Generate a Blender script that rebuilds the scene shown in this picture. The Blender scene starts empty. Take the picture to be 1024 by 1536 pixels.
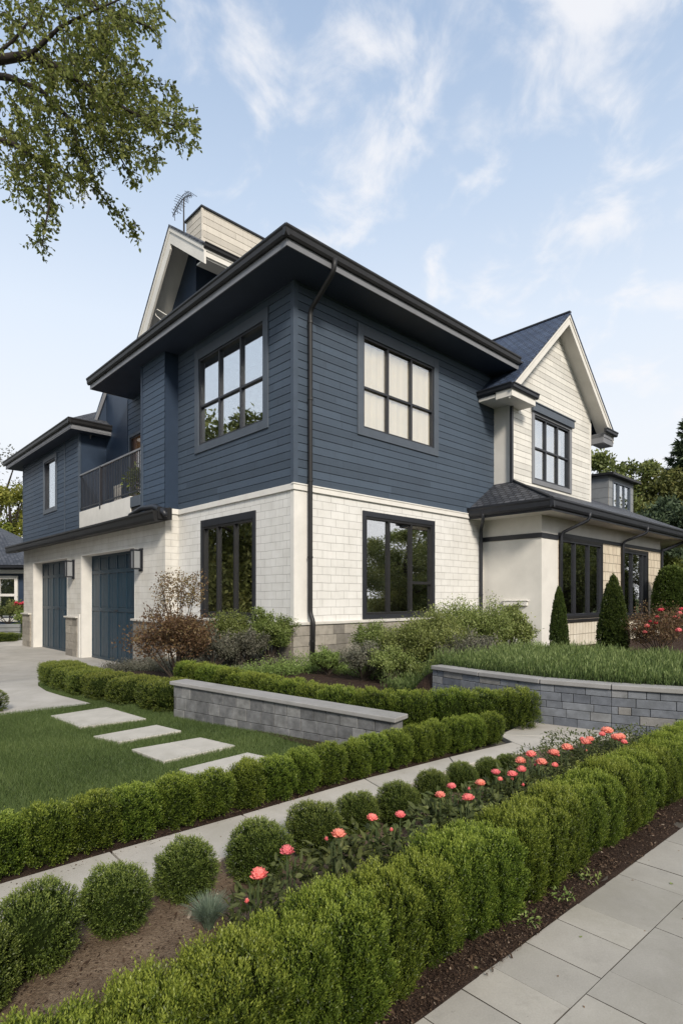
import bpy, bmesh, math, random
import numpy as np
from mathutils import Vector, Matrix
random.seed(7); RNG = np.random.default_rng(7)
S = bpy.context.scene
COL = S.collection
R = math.radians

# ------------------------------------------------------------------ camera
FPX = 849.0 / 1024.0                       # focal length in picture widths
cd = bpy.data.cameras.new('camera'); cam = bpy.data.objects.new('camera', cd); COL.objects.link(cam)
cam.location = (0, 0, 1.5); cam.rotation_euler = (R(90), 0, 0)
cd.sensor_fit = 'HORIZONTAL'; cd.sensor_width = 36; cd.lens = 36 * FPX
cd.shift_y = 129.0 / 1536.0 * 1.5
cd.clip_start = 0.05; cd.clip_end = 2000
S.camera = cam

# ------------------------------------------------------------------ light
SUN_AZ, SUN_EL = R(163), R(34)             # azimuth clockwise from +Y
w = bpy.data.worlds.new('World'); S.world = w; w.use_nodes = True
nt = w.node_tree; N = nt.nodes; L = nt.links; N.clear()
def nn(t, **k):
    n = N.new(t)
    for a, b in k.items(): setattr(n, a, b)
    return n
sky = nn('ShaderNodeTexSky', sky_type='NISHITA', sun_disc=False, sun_elevation=SUN_EL, sun_rotation=SUN_AZ, air_density=1.0, dust_density=0.6, ozone_density=1.2)
tc = nn('ShaderNodeTexCoord'); sep = nn('ShaderNodeSeparateXYZ'); L.new(tc.outputs['Generated'], sep.inputs[0])
def math_n(op, a, b=None, clamp=False):
    n = nn('ShaderNodeMath', operation=op); n.use_clamp = clamp
    for i, x in enumerate((a, b)):
        if x is None: continue
        if isinstance(x, (int, float)): n.inputs[i].default_value = x
        else: L.new(x, n.inputs[i])
    return n.outputs[0]
zc = math_n('MAXIMUM', sep.outputs[2], 0.0)
den = math_n('ADD', zc, 0.25)
px_ = math_n('DIVIDE', sep.outputs[0], den); py_ = math_n('DIVIDE', sep.outputs[1], den)
cb = nn('ShaderNodeCombineXYZ'); L.new(px_, cb.inputs[0]); L.new(py_, cb.inputs[1])
mp = nn('ShaderNodeMapping'); L.new(cb.outputs[0], mp.inputs[0]); mp.inputs['Rotation'].default_value = (0, 0, R(-28)); mp.inputs['Scale'].default_value = (1.7, 1.45, 1); mp.inputs['Location'].default_value = (6.1, 0.7, 0)
ns = nn('ShaderNodeTexNoise'); L.new(mp.outputs[0], ns.inputs['Vector']); ns.inputs['Scale'].default_value = 4.2; ns.inputs['Detail'].default_value = 9; ns.inputs['Roughness'].default_value = .56; ns.inputs['Distortion'].default_value = .35
ns2 = nn('ShaderNodeTexNoise'); L.new(mp.outputs[0], ns2.inputs['Vector']); ns2.inputs['Scale'].default_value = .8; ns2.inputs['Detail'].default_value = 3
# more cloud towards the right (east) and high up
side = math_n('MULTIPLY_ADD', px_, 0.14); side.node.inputs[2].default_value = 0.0
hi = math_n('MULTIPLY', math_n('SUBTRACT', zc, 0.30), 0.30)
cs = math_n('ADD', math_n('ADD', math_n('MULTIPLY', ns.outputs[0], .62), math_n('MULTIPLY', ns2.outputs[0], .38)), math_n('ADD', side, hi))
mr = nn('ShaderNodeMapRange', interpolation_type='SMOOTHSTEP'); L.new(cs, mr.inputs[0]); mr.inputs[1].default_value = .585; mr.inputs[2].default_value = .75; mr.inputs[3].default_value = 0; mr.inputs[4].default_value = .85
mixc = nn('ShaderNodeMix', data_type='RGBA'); L.new(mr.outputs[0], mixc.inputs[0])
skm = nn('ShaderNodeMix', data_type='RGBA', blend_type='MIX')
# thin bright veil near the horizon
hz = nn('ShaderNodeMapRange', interpolation_type='SMOOTHSTEP'); L.new(zc, hz.inputs[0]); hz.inputs[1].default_value = 0.0; hz.inputs[2].default_value = .78; hz.inputs[3].default_value = 1.0; hz.inputs[4].default_value = 0.80
L.new(hz.outputs[0], skm.inputs[0]); L.new(sky.outputs[0], skm.inputs[6])
vr = nn('ShaderNodeValToRGB'); L.new(zc, vr.inputs[0]); e = vr.color_ramp.elements
for _ in range(3): e.new(.5)
for i, (p, c) in enumerate([(0.05, (.84, .85, .88)), (.26, (.83, .86, .90)), (.42, (.75, .82, .91)), (.58, (.57, .68, .83)), (.78, (.36, .48, .67))]): e[i].position = p; e[i].color = (*c, 1)
vs_ = nn('ShaderNodeVectorMath', operation='SCALE'); L.new(vr.outputs[0], vs_.inputs[0]); vs_.inputs[3].default_value = 4.0; L.new(vs_.outputs[0], skm.inputs[7])
L.new(skm.outputs[2], mixc.inputs[6]); mixc.inputs[7].default_value = (3.55, 3.55, 3.65, 1)
bg = nn('ShaderNodeBackground'); bg.inputs[1].default_value = 0.15
L.new(mixc.outputs[2], bg.inputs[0]); wo = nn('ShaderNodeOutputWorld'); L.new(bg.outputs[0], wo.inputs[0])

sl = bpy.data.lights.new('sun', 'SUN'); sun = bpy.data.objects.new('sun', sl); COL.objects.link(sun)
sl.energy = 2.3; sl.angle = R(12); sl.color = (1, .91, .78)
sd = Vector((math.sin(SUN_AZ) * math.cos(SUN_EL), math.cos(SUN_AZ) * math.cos(SUN_EL), math.sin(SUN_EL)))
sun.rotation_euler = sd.to_track_quat('Z', 'Y').to_euler(); sun.location = (20, -20, 30)
S.view_settings.view_transform = 'Standard'; S.view_settings.look = 'None'; S.view_settings.exposure = 0.85; S.view_settings.gamma = 1
S.render.engine = 'CYCLES'; S.cycles.max_bounces = 8; S.cycles.transparent_max_bounces = 12; S.cycles.use_denoising = True

# ------------------------------------------------------------------ frames
C0 = Vector((-1.034, 12.364, 0)); ANG = math.atan2(.68700, .72665)
UX, UY = math.cos(ANG), math.sin(ANG)
def G(u, v, z=0.0): return Vector((C0.x + u * UX - v * UY, C0.y + u * UY + v * UX, z))   # house axes -> world
def uv_of(x, y):
    dx, dy = x - C0.x, y - C0.y
    return dx * UX + dy * UY, -dx * UY + dy * UX
def at(px, py, d): return Vector(((px - 512) / 849. * d, d, 1.5 + (897 - py) / 849. * d))  # measured point at depth d
def ss(a, b, x):
    t = min(1, max(0, (x - a) / (b - a))); return t * t * (3 - 2 * t)
def gz(u, v): return -.70 * ss(0.6, 8.0, v) * ss(2.2, -.2, u)                    # the drive falls towards the garage

# ------------------------------------------------------------------ tagging
def tag(o, label=None, cat=None, group=None, kind=None):
    if label: o['label'] = label
    if cat: o['category'] = cat
    if group: o['group'] = group
    if kind: o['kind'] = kind
    return o
def empty(name, loc=(0, 0, 0), rz=0.0):
    o = bpy.data.objects.new(name, None); COL.objects.link(o); o.location = loc; o.rotation_euler = (0, 0, rz); o.empty_display_size = .2
    return o
def kids(o): return [c for c in COL.objects if c.parent == o]
def ordinal(i): return ['first','second','third','fourth','fifth','sixth','seventh','eighth','ninth','tenth','eleventh','twelfth','thirteenth','fourteenth','fifteenth','sixteenth','seventeenth','eighteenth','nineteenth','twentieth','twenty-first','twenty-second','twenty-third','twenty-fourth','twenty-fifth','twenty-sixth','twenty-seventh','twenty-eighth','twenty-ninth','thirtieth','thirty-first','thirty-second'][i]

# ------------------------------------------------------------------ materials
MATS = {}
class NT:
    def __init__(s, name):
        s.m = bpy.data.materials.new(name); s.m.use_nodes = True; s.t = s.m.node_tree; s.n = s.t.nodes; s.l = s.t.links
        s.b = s.n['Principled BSDF']; s.out = s.n['Material Output']; MATS[name] = s.m
    def node(s, t, ins=None, **k):
        n = s.n.new(t)
        for a, b in k.items(): setattr(n, a, b)
        for a, b in (ins or {}).items():
            if isinstance(b, bpy.types.NodeSocket): s.l.new(b, n.inputs[a])
            else: n.inputs[a].default_value = b
        return n
    def coord(s, which='Object'): return s.node('ShaderNodeTexCoord').outputs[which]
    def noise(s, scale, detail=4, rough=.55, vec=None, dist=0):
        return s.node('ShaderNodeTexNoise', {'Vector': vec or s.coord(), 'Scale': scale, 'Detail': detail, 'Roughness': rough, 'Distortion': dist}).outputs[0]
    def ramp(s, fac, stops):
        r = s.node('ShaderNodeValToRGB', {'Fac': fac}); e = r.color_ramp.elements
        while len(e) < len(stops): e.new(.5)
        for i, (p, c) in enumerate(stops): e[i].position = p; e[i].color = (*c, 1) if len(c) == 3 else c
        return r.outputs[0]
    def mix(s, fac, a, b, blend='MIX'):
        n = s.node('ShaderNodeMix', data_type='RGBA', blend_type=blend)
        for i, x in ((0, fac), (6, a), (7, b)):
            if isinstance(x, bpy.types.NodeSocket): s.l.new(x, n.inputs[i])
            else: n.inputs[i].default_value = (*x, 1) if isinstance(x, tuple) and len(x) == 3 else x
        return n.outputs[2]
    def bump(s, h, st=.3, d=.01, nrm=None):
        n = s.node('ShaderNodeBump', {'Height': h, 'Strength': st, 'Distance': d})
        if nrm: s.l.new(nrm, n.inputs['Normal'])
        s.l.new(n.outputs[0], s.b.inputs['Normal']); return n.outputs[0]
    def set(s, **k):
        for a, b in k.items():
            key = {'col': 'Base Color', 'rough': 'Roughness', 'metal': 'Metallic', 'spec': 'Specular IOR Level'}[a]
            if isinstance(b, bpy.types.NodeSocket): s.l.new(b, s.b.inputs[key])
            else: s.b.inputs[key].default_value = (*b, 1) if isinstance(b, tuple) else b
        return s
def paint(name, c, rough=.5, var=.12, sc=3., bump=.15, metal=0, spec=.4):
    t = NT(name); nz = t.noise(sc, 6, .6); fine = t.noise(sc * 18, 3)
    lo = tuple(x * (1 - var) for x in c); hi = tuple(min(1, x * (1 + var)) for x in c)
    t.set(col=t.ramp(nz, [(.3, lo), (.7, hi)]), rough=rough, metal=metal, spec=spec)
    if bump: t.bump(fine, bump, .004)
    return t.m
navy = paint('navy_paint', (.050, .069, .098), .55, .14, 2.2, .25)
navy_smooth = paint('navy_smooth_paint', (.022, .038, .068), .5, .1, 2)
soffit_navy = paint('navy_soffit_paint', (.026, .037, .062), .6, .12, 1.5)
door_navy = paint('door_navy_paint', (.013, .034, .055), .42, .12, 3)
casing_m = paint('slate_trim_paint', (.070, .086, .110), .5, .1, 3)
char = paint('charcoal_metal', (.020, .022, .028), .42, .15, 5, .1, 0, .4)
char2 = paint('grey_brown_metal', (.018, .018, .019), .45, .18, 3, .12, 0, .3)
fascia_m = paint('grey_fascia_paint', (.17, .175, .19), .5, .12, 2)
cream = paint('cream_stucco', (.64, .62, .58), .8, .08, 1.6, .35)
trimw = paint('white_trim_paint', (.68, .66, .62), .6, .07, 2.5, .2)
copeh = paint('pale_stone_sill', (.52, .50, .46), .75, .12, 4, .4)
greyb = paint('dormer_grey_boards', (.20, .21, .22), .6, .14, 2)
dark_in = paint('dark_room', (.035, .030, .026), .9, .2, 2, 0)
curtain_m = paint('pale_blind_fabric', (.84, .71, .55), .9, .06, 1.5, .2)
bark = paint('bark', (.055, .042, .032), .9, .35, 9, .9)
barkd = paint('dark_bark', (.030, .023, .019), .9, .3, 9, .9)
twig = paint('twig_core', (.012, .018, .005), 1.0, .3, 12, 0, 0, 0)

def siding_mat(name, c, rough=.6, rowh=.183, z0=4.0):
    t = NT(name); uv = t.node('ShaderNodeSeparateXYZ', {0: t.coord('UV')}); M_ = lambda op, a, b=0.0, c_=0.0: t.node('ShaderNodeMath', {0: a, 1: b, 2: c_}, operation=op).outputs[0]
    r = M_('FLOOR', M_('DIVIDE', M_('SUBTRACT', uv.outputs[1], z0 - .004), rowh)); wn = t.node('ShaderNodeTexWhiteNoise', {'W': r}, noise_dimensions='1D').outputs[0]
    xs = M_('ADD', M_('DIVIDE', uv.outputs[0], 3.3), M_('MULTIPLY', wn, 7.0)); fr = M_('FRACT', xs); joint = M_('LESS_THAN', fr, .0022)
    bid = t.node('ShaderNodeTexWhiteNoise', {'W': M_('ADD', M_('FLOOR', xs), M_('MULTIPLY', r, 17.3))}, noise_dimensions='1D').outputs[0]
    o = t.coord(); big = t.noise(.9, 6, .65); g = t.node('ShaderNodeMapping', {'Vector': o, 'Scale': (3, 3, 60)}); grain = t.noise(3, 5, .6, g.outputs[0])
    dr = t.node('ShaderNodeMapping', {'Vector': o, 'Scale': (7, 7, .5)}); drip = t.noise(1.6, 6, .65, dr.outputs[0])
    v = M_('ADD', M_('MULTIPLY', bid, .34), M_('ADD', M_('MULTIPLY', big, .6), M_('MULTIPLY', grain, .25)))
    col = t.ramp(v, [(.30, tuple(x * .80 for x in c)), (.80, tuple(min(1, x * 1.20) for x in c))])
    col = t.mix(t.ramp(drip, [(.52, (0, 0, 0)), (.80, (.45, .45, .45))]), col, tuple(x * .62 + .008 for x in c)); col = t.mix(joint, col, tuple(x * .25 for x in c))
    t.set(col=col, rough=t.node('ShaderNodeMapRange', {0: big, 3: rough - .12, 4: rough + .14}).outputs[0], spec=.35); t.bump(grain, .35, .004); return t.m
navy_side = siding_mat('navy_lap_siding', (.051, .071, .100))
navy_side2 = siding_mat('blue_lap_siding', (.046, .070, .108))
cream_side = siding_mat('cream_lap_siding', (.59, .575, .535), .7, .19, 5.0)
cream_tower = siding_mat('cream_tower_siding', (.50, .465, .41), .7, .22, 9.6)

def brick_mat(name, c1, c2, mortar, bw, rh, ms=.012, bumpd=.006, off=.5, rough=.75, coord='UV', sq=1.0, stain=0):
    t = NT(name); uv = t.coord(coord)
    wob = t.node('ShaderNodeVectorMath', {0: t.node('ShaderNodeTexNoise', {'Vector': uv, 'Scale': 2.3, 'Detail': 2}).outputs[1], 3: .03}, operation='SCALE')
    vec = t.node('ShaderNodeVectorMath', {0: uv, 1: wob.outputs[0]}, operation='ADD').outputs[0]
    b = t.node('ShaderNodeTexBrick', {'Vector': vec, 'Color1': (*c1, 1), 'Color2': (*c2, 1), 'Mortar': (*mortar, 1), 'Scale': 1.0, 'Mortar Size': ms, 'Mortar Smooth': .25, 'Bias': 0., 'Brick Width': bw, 'Row Height': rh})
    b.offset = off; b.squash = sq; b.squash_frequency = 3
    nz = t.noise(2.1, 6, .6); fn = t.noise(30, 4, .6)
    col = t.mix(.5, b.outputs[0], t.ramp(nz, [(.3, (.36, .36, .36)), (.7, (.62, .62, .62))]), 'OVERLAY')
    sx = t.node('ShaderNodeMapping', {'Vector': t.coord(), 'Scale': (5, 5, .45)}); dp_ = t.noise(1.7, 7, .68, sx.outputs[0]); col = t.mix(t.ramp(dp_, [(.50, (0, 0, 0)), (.78, (.30, .30, .30))]), col, tuple(x * .62 for x in c2))
    if stain:
        st = t.noise(5, 7, .7, dist=.5); col = t.mix(t.ramp(st, [(.55, (0, 0, 0)), (.72, (stain, stain, stain))]), col, (.10, .085, .06))
    h = t.node('ShaderNodeMath', {0: b.outputs[1], 1: -1.0, 2: 1.0}, operation='MULTIPLY_ADD').outputs[0]
    h2 = t.node('ShaderNodeMath', {0: fn, 1: .22, 2: h}, operation='MULTIPLY_ADD').outputs[0]
    t.set(col=col, rough=rough, spec=.3); t.bump(h2, .8, bumpd); return t.m
shake = brick_mat('white_painted_block', (.69, .68, .655), (.655, .645, .62), (.45, .44, .42), .42, .186, .006, .007, .37)
shake2 = brick_mat('garage_painted_block', (.62, .60, .56), (.58, .56, .52), (.42, .41, .38), .60, .186, .005, .005, .37)
tile_m = brick_mat('cream_wall_tile', (.60, .53, .42), (.54, .47, .37), (.20, .17, .13), .34, .30, .010, .006, .2, stain=.35)
panel_m = brick_mat('cream_plinth_panel', (.62, .57, .48), (.57, .52, .43), (.26, .23, .18), .22, .38, .010, .006, .0, stain=.15)
shingle = brick_mat('slate_blue_shingle', (.032, .048, .088), (.055, .078, .128), (.012, .015, .025), .24, .17, .016, .02, .5, .6)
shingle_d = brick_mat('dark_shingle', (.040, .044, .055), (.095, .10, .115), (.008, .009, .012), .22, .15, .020, .03, .5, .5)
shingle_g = brick_mat('grey_shingle', (.05, .055, .065), (.08, .085, .095), (.02, .02, .025), .25, .17, .016, .02, .5, .7)

def glass_mat(name, refl, tint=(1, 1, 1)):
    t = NT(name); t.n.remove(t.b)
    gl = t.node('ShaderNodeBsdfGlossy', {'Color': (*tint, 1), 'Roughness': .015})
    bp = t.node('ShaderNodeBump', {'Height': t.noise(1.1, 1), 'Strength': .02, 'Distance': .006}); t.l.new(bp.outputs[0], gl.inputs['Normal'])
    tr = t.node('ShaderNodeBsdfTransparent', {'Color': (.95, .97, .96, 1)})
    mx = t.node('ShaderNodeMixShader', {0: refl, 1: tr.outputs[0], 2: gl.outputs[0]}); t.l.new(mx.outputs[0], t.out.inputs[0]); return t.m
glass = glass_mat('window_glass', .50); glass_hi = glass_mat('upper_window_glass', .55, (.92, .96, 1)); glass_lo = glass_mat('blind_window_glass', .28)

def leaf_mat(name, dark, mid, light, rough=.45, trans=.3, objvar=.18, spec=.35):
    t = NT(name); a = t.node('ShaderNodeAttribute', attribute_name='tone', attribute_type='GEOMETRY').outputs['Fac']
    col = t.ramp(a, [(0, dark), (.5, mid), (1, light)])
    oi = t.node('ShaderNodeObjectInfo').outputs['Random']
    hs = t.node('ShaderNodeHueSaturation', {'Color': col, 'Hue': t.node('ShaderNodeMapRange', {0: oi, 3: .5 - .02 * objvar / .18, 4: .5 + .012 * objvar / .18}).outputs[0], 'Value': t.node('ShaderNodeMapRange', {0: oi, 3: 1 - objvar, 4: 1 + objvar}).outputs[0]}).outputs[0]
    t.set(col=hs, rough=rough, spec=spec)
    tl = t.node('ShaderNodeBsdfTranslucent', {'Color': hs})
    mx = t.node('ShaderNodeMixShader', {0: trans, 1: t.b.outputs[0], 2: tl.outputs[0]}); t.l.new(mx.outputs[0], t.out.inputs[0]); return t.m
box_leaf = leaf_mat('box_hedge_leaf', (.018, .036, .004), (.100, .150, .018), (.28, .335, .055), trans=.36, objvar=.09)
ball_leaf = leaf_mat('box_ball_leaf', (.018, .032, .006), (.088, .125, .022), (.22, .26, .06), objvar=.09)
far_leaf = leaf_mat('low_hedge_leaf', (.032, .052, .010), (.095, .130, .022), (.22, .24, .045), objvar=.10)
cone_leaf = leaf_mat('cone_topiary_leaf', (.024, .040, .010), (.058, .088, .018), (.12, .15, .03))
tree_leaf = leaf_mat('overhanging_tree_leaf', (.062, .084, .018), (.160, .190, .042), (.36, .37, .11), .4, .55, 0)
bg_leaf = leaf_mat('background_tree_leaf', (.045, .062, .017), (.14, .165, .046), (.29, .30, .095), .6, .3)
yel_leaf = leaf_mat('yellow_green_leaf', (.06, .08, .012), (.17, .20, .03), (.33, .33, .06), .6, .35)
pine_leaf = leaf_mat('conifer_needle', (.020, .034, .018), (.050, .078, .038), (.11, .145, .07), .7, .2)
shrub_leaf = leaf_mat('border_shrub_leaf', (.052, .082, .018), (.155, .210, .050), (.36, .42, .15), .5, .3)
grey_leaf = leaf_mat('grey_shrub_leaf', (.055, .060, .040), (.14, .14, .10), (.30, .27, .22), .6, .3)
red_leaf = leaf_mat('bronze_shrub_leaf', (.070, .036, .022), (.165, .105, .050), (.30, .25, .10), .5, .35)
rose_leaf = leaf_mat('rose_leaf', (.026, .036, .012), (.070, .088, .028), (.14, .16, .055), .5, .3, .1, .2)
grass_m = leaf_mat('lawn_blade', (.045, .072, .020), (.105, .155, .045), (.21, .26, .095), .55, .35, 0)
rosem = leaf_mat('upright_planter_leaf', (.016, .030, .010), (.095, .145, .038), (.30, .36, .14), .55, .3, 0)
fesc = leaf_mat('blue_fescue_blade', (.06, .085, .055), (.14, .19, .13), (.28, .34, .25), .6, .3, 0)
petal = leaf_mat('coral_petal', (.62, .07, .09), (.86, .20, .20), (.95, .45, .38), .5, .35, .08)
petal_o = leaf_mat('salmon_petal', (.66, .13, .09), (.88, .29, .20), (.95, .52, .40), .5, .35, .08)
petal_r = leaf_mat('red_petal', (.40, .015, .03), (.62, .05, .08), (.75, .18, .18), .5, .35, .08)

def ground_mat(name, stops, sc=6, fine=60, bumpd=.02, bs=.6, rough=.95):
    t = NT(name); a = t.noise(sc, 8, .65); b = t.noise(fine, 4, .7)
    m_ = t.node('ShaderNodeMath', {0: b, 1: .5, 2: t.node('ShaderNodeMath', {0: a, 1: .5}, operation='MULTIPLY').outputs[0]}, operation='MULTIPLY_ADD').outputs[0]
    t.set(col=t.ramp(m_, stops), rough=rough, spec=.15); t.bump(m_, bs, bumpd); return t.m
soil = ground_mat('bed_soil', [(.3, (.080, .055, .037)), (.5, (.165, .120, .083)), (.68, (.29, .225, .160))], 5, 90, .03, .9)
mulch = ground_mat('dark_mulch', [(.3, (.018, .011, .008)), (.52, (.050, .032, .024)), (.7, (.10, .070, .050))], 9, 110, .04, 1)
turf = ground_mat('turf_soil', [(.3, (.020, .030, .010)), (.55, (.035, .055, .015)), (.7, (.06, .07, .025))], 4, 70, .02)
far_g = ground_mat('far_grass', [(.3, (.035, .055, .015)), (.7, (.08, .10, .03))], .3, 8, .05)
def concrete(name, c, sc=2.5, var=.12, bumpd=.002, spots=True, tone=False):
    t = NT(name); a = t.noise(sc, 8, .62); b = t.noise(140, 3, .6); base = t.ramp(a, [(.28, tuple(x * (1 - var) for x in c)), (.72, tuple(x * (1 + var) for x in c))])
    base = t.mix(.35, base, t.ramp(b, [(.3, (.42, .42, .42)), (.7, (.6, .6, .6))]), 'OVERLAY')
    if spots:
        v = t.noise(7, 9, .75); base = t.mix(t.ramp(v, [(.56, (0, 0, 0)), (.76, (.42, .42, .42))]), base, tuple(x * .52 for x in c))
        v3 = t.noise(1.1, 6, .7, dist=.8); base = t.mix(t.ramp(v3, [(.48, (0, 0, 0)), (.66, (.5, .5, .5))]), base, (c[0] * .72, c[1] * .72, c[2] * .66)); v4 = t.noise(26, 4, .6); base = t.mix(t.ramp(v4, [(.70, (0, 0, 0)), (.74, (.5, .5, .5))]), base, tuple(x * .4 for x in c))
    if tone:
        at_ = t.node('ShaderNodeAttribute', attribute_name='tone', attribute_type='GEOMETRY').outputs['Fac']
        base = t.mix(1.0, base, t.ramp(at_, tone), 'MULTIPLY')
    t.set(col=base, rough=.85, spec=.25); t.bump(b, .25, bumpd); return t.m
drive_m = concrete('drive_concrete', (.40, .38, .35), 1.2)
path_m = concrete('path_concrete', (.42, .395, .355), 2.5, tone=[(0, (.88, .88, .88)), (1, (1, 1, 1))])
paver_m = concrete('paver_concrete', (.33, .315, .285), 3, tone=[(0, (.84, .84, .83)), (.5, (.95, .945, .93)), (1, (1.04, 1.03, 1.0))])
step_m = concrete('stepping_slab_stone', (.42, .40, .36), 4)
block_m = concrete('grey_wall_block', (.20, .21, .225), 9, .3, .006, tone=[(0, (.55, .57, .62)), (.5, (.8, .82, .86)), (.85, (1, 1, 1)), (1, (1.0, .93, .84))])
block_g = concrete('grey_garden_block', (.20, .20, .20), 9, .45, .006, tone=[(0, (.50, .51, .53)), (.5, (.8, .81, .83)), (1, (1.1, 1.1, 1.08))])
cope_m = concrete('coping_stone', (.27, .265, .26), 4, .12, .004)
hblock_m = concrete('house_plinth_stone', (.34, .32, .29), 7, .25, .01, tone=[(0, (.55, .54, .53)), (.5, (.85, .83, .8)), (1, (1, .98, .94))])
mortar_m = paint('dark_mortar', (.05, .048, .045), .95, .2, 10, 0)  # dark mortar of the cores behind the wall blocks
gap_m = paint('slab_joint_sand', (.07, .062, .05), .95, .3, 20, 0)
emit = NT('warm_lit_room'); emit.b.inputs['Emission Color'].default_value = (1, .40, .13, 1); emit.b.inputs['Emission Strength'].default_value = 2.4; emit.set(col=(.5, .25, .12)); warm = emit.m
fog = paint('frosted_lamp_glass', (.24, .25, .26), .3, .05, 4, 0)
terra = paint('planter_pot_clay', (.12, .11, .10), .8, .1, 5, .2)
wicker = paint('pale_chair_paint', (.5, .48, .45), .6, .1, 5, .2)

# ------------------------------------------------------------------ mesh helpers
class MB:
    def __init__(s): s.v = []; s.f = []; s.mi = []; s.tone = []
    def quad(s, *p, m=0, t=.5):
        b = len(s.v); s.v += [tuple(x) for x in p]; s.f.append(tuple(range(b, b + len(p)))); s.mi.append(m); s.tone.append(t)
    def hexa(s, P, m=0, t=.5):   # 8 corners: bottom 4, top 4
        b = len(s.v); s.v += [tuple(x) for x in P]
        for f in ((3, 2, 1, 0), (4, 5, 6, 7), (0, 1, 5, 4), (1, 2, 6, 5), (2, 3, 7, 6), (3, 0, 4, 7)):
            s.f.append(tuple(b + i for i in f)); s.mi.append(m); s.tone.append(t)
    def box(s, x0, x1, y0, y1, z0, z1, m=0, t=.5):
        if x0 > x1: x0, x1 = x1, x0
        if y0 > y1: y0, y1 = y1, y0
        if z0 > z1: z0, z1 = z1, z0
        s.hexa([(x0, y0, z0), (x1, y0, z0), (x1, y1, z0), (x0, y1, z0), (x0, y0, z1), (x1, y0, z1), (x1, y1, z1), (x0, y1, z1)], m, t)
    def tube(s, pts, rad, n=8, m=0, caps=True, t=.5):
        pts = [Vector(p) for p in pts]; rr = rad if isinstance(rad, (list, tuple)) else [rad] * len(pts)
        rings = []; prev = None
        for i, p in enumerate(pts):
            d = (pts[min(i + 1, len(pts) - 1)] - pts[max(i - 1, 0)]).normalized()
            if prev is None: a = d.orthogonal().normalized()
            else: a = (prev - d * prev.dot(d)); a = a.normalized() if a.length > 1e-6 else d.orthogonal().normalized()
            prev = a; b = d.cross(a); base = len(s.v)
            for k in range(n):
                th = 2 * math.pi * k / n; s.v.append(tuple(p + (a * math.cos(th) + b * math.sin(th)) * rr[i]))
            rings.append(base)
        for i in range(len(rings) - 1):
            for k in range(n):
                k2 = (k + 1) % n; s.f.append((rings[i] + k, rings[i] + k2, rings[i + 1] + k2, rings[i + 1] + k)); s.mi.append(m); s.tone.append(t)
        if caps:
            s.f.append(tuple(rings[0] + k for k in reversed(range(n)))); s.f.append(tuple(rings[-1] + k for k in range(n))); s.mi += [m, m]; s.tone += [t, t]
    def build(s, name, mats, parent=None, bevel=0, smooth=False, seg=1):
        me = bpy.data.meshes.new(name); me.from_pydata(s.v, [], s.f)
        if not isinstance(mats, (list, tuple)): mats = [mats]
        for m in mats: me.materials.append(m)
        me.polygons.foreach_set('material_index', s.mi)
        at_ = me.attributes.new('tone', 'FLOAT', 'FACE'); at_.data.foreach_set('value', s.tone)
        uvl = me.uv_layers.new(name='UVMap')
        for p in me.polygons:
            n = p.normal
            for li in p.loop_indices:
                c = me.vertices[me.loops[li].vertex_index].co
                if abs(n.z) > .98: uvl.data[li].uv = (c.x, c.y)
                elif abs(n.x) > abs(n.y): uvl.data[li].uv = (c.y, c.z / max(.2, math.sqrt(1 - n.z * n.z)))
                else: uvl.data[li].uv = (c.x, c.z / max(.2, math.sqrt(1 - n.z * n.z)))
        if smooth: me.polygons.foreach_set('use_smooth', [True] * len(me.polygons))
        o = bpy.data.objects.new(name, me); COL.objects.link(o)
        if parent: o.parent = parent
        if bevel:
            b = o.modifiers.new('bevel', 'BEVEL'); b.width = bevel; b.segments = seg; b.limit_method = 'ANGLE'
        return o

def np_mesh(name, verts, faces, mats, mi=None, tone=None):
    """verts (n,3), faces (m,4) or (m,3)"""
    me = bpy.data.meshes.new(name); k = faces.shape[1]; m = len(faces)
    me.vertices.add(len(verts)); me.vertices.foreach_set('co', verts.astype(np.float32).ravel())
    me.loops.add(m * k); me.loops.foreach_set('vertex_index', faces.astype(np.int32).ravel())
    me.polygons.add(m); me.polygons.foreach_set('loop_start', np.arange(0, m * k, k, dtype=np.int32))
    if mi is not None: me.polygons.foreach_set('material_index', mi.astype(np.int32))
    me.update(calc_edges=True)
    for q in mats: me.materials.append(q)
    a = me.attributes.new('tone', 'FLOAT', 'FACE'); a.data.foreach_set('value', (tone if tone is not None else np.full(m, .5)).astype(np.float32))
    return me
def unit(a): return a / np.maximum(np.linalg.norm(a, axis=1, keepdims=True), 1e-9)
def leaves(P, D, Ln, Wd, tone, rng, roll=1.0):
    """diamond leaves: base P, direction D, length, width"""
    n = len(P); up = rng.normal(size=(n, 3)) * roll + np.array([0, 0, 1.0]); Sd = unit(np.cross(D, up)); Nn = np.cross(Sd, D)
    Ln = Ln[:, None]; Wd = Wd[:, None]
    a = P; b = P + D * Ln * .45 + Sd * Wd * .5 + Nn * Wd * .12; c = P + D * Ln; d = P + D * Ln * .45 - Sd * Wd * .5 + Nn * Wd * .12
    V = np.stack([a, b, c, d], 1).reshape(-1, 3); F = np.arange(n * 4).reshape(-1, 4)
    return V, F, tone
def icos(sub=2):
    bm = bmesh.new(); bmesh.ops.create_icosphere(bm, subdivisions=sub, radius=1); V = np.array([v.co[:] for v in bm.verts]); F = np.array([[v.index for v in f.verts] for f in bm.faces]); bm.free(); return V, F
ICV, ICF = icos(3)

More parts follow.
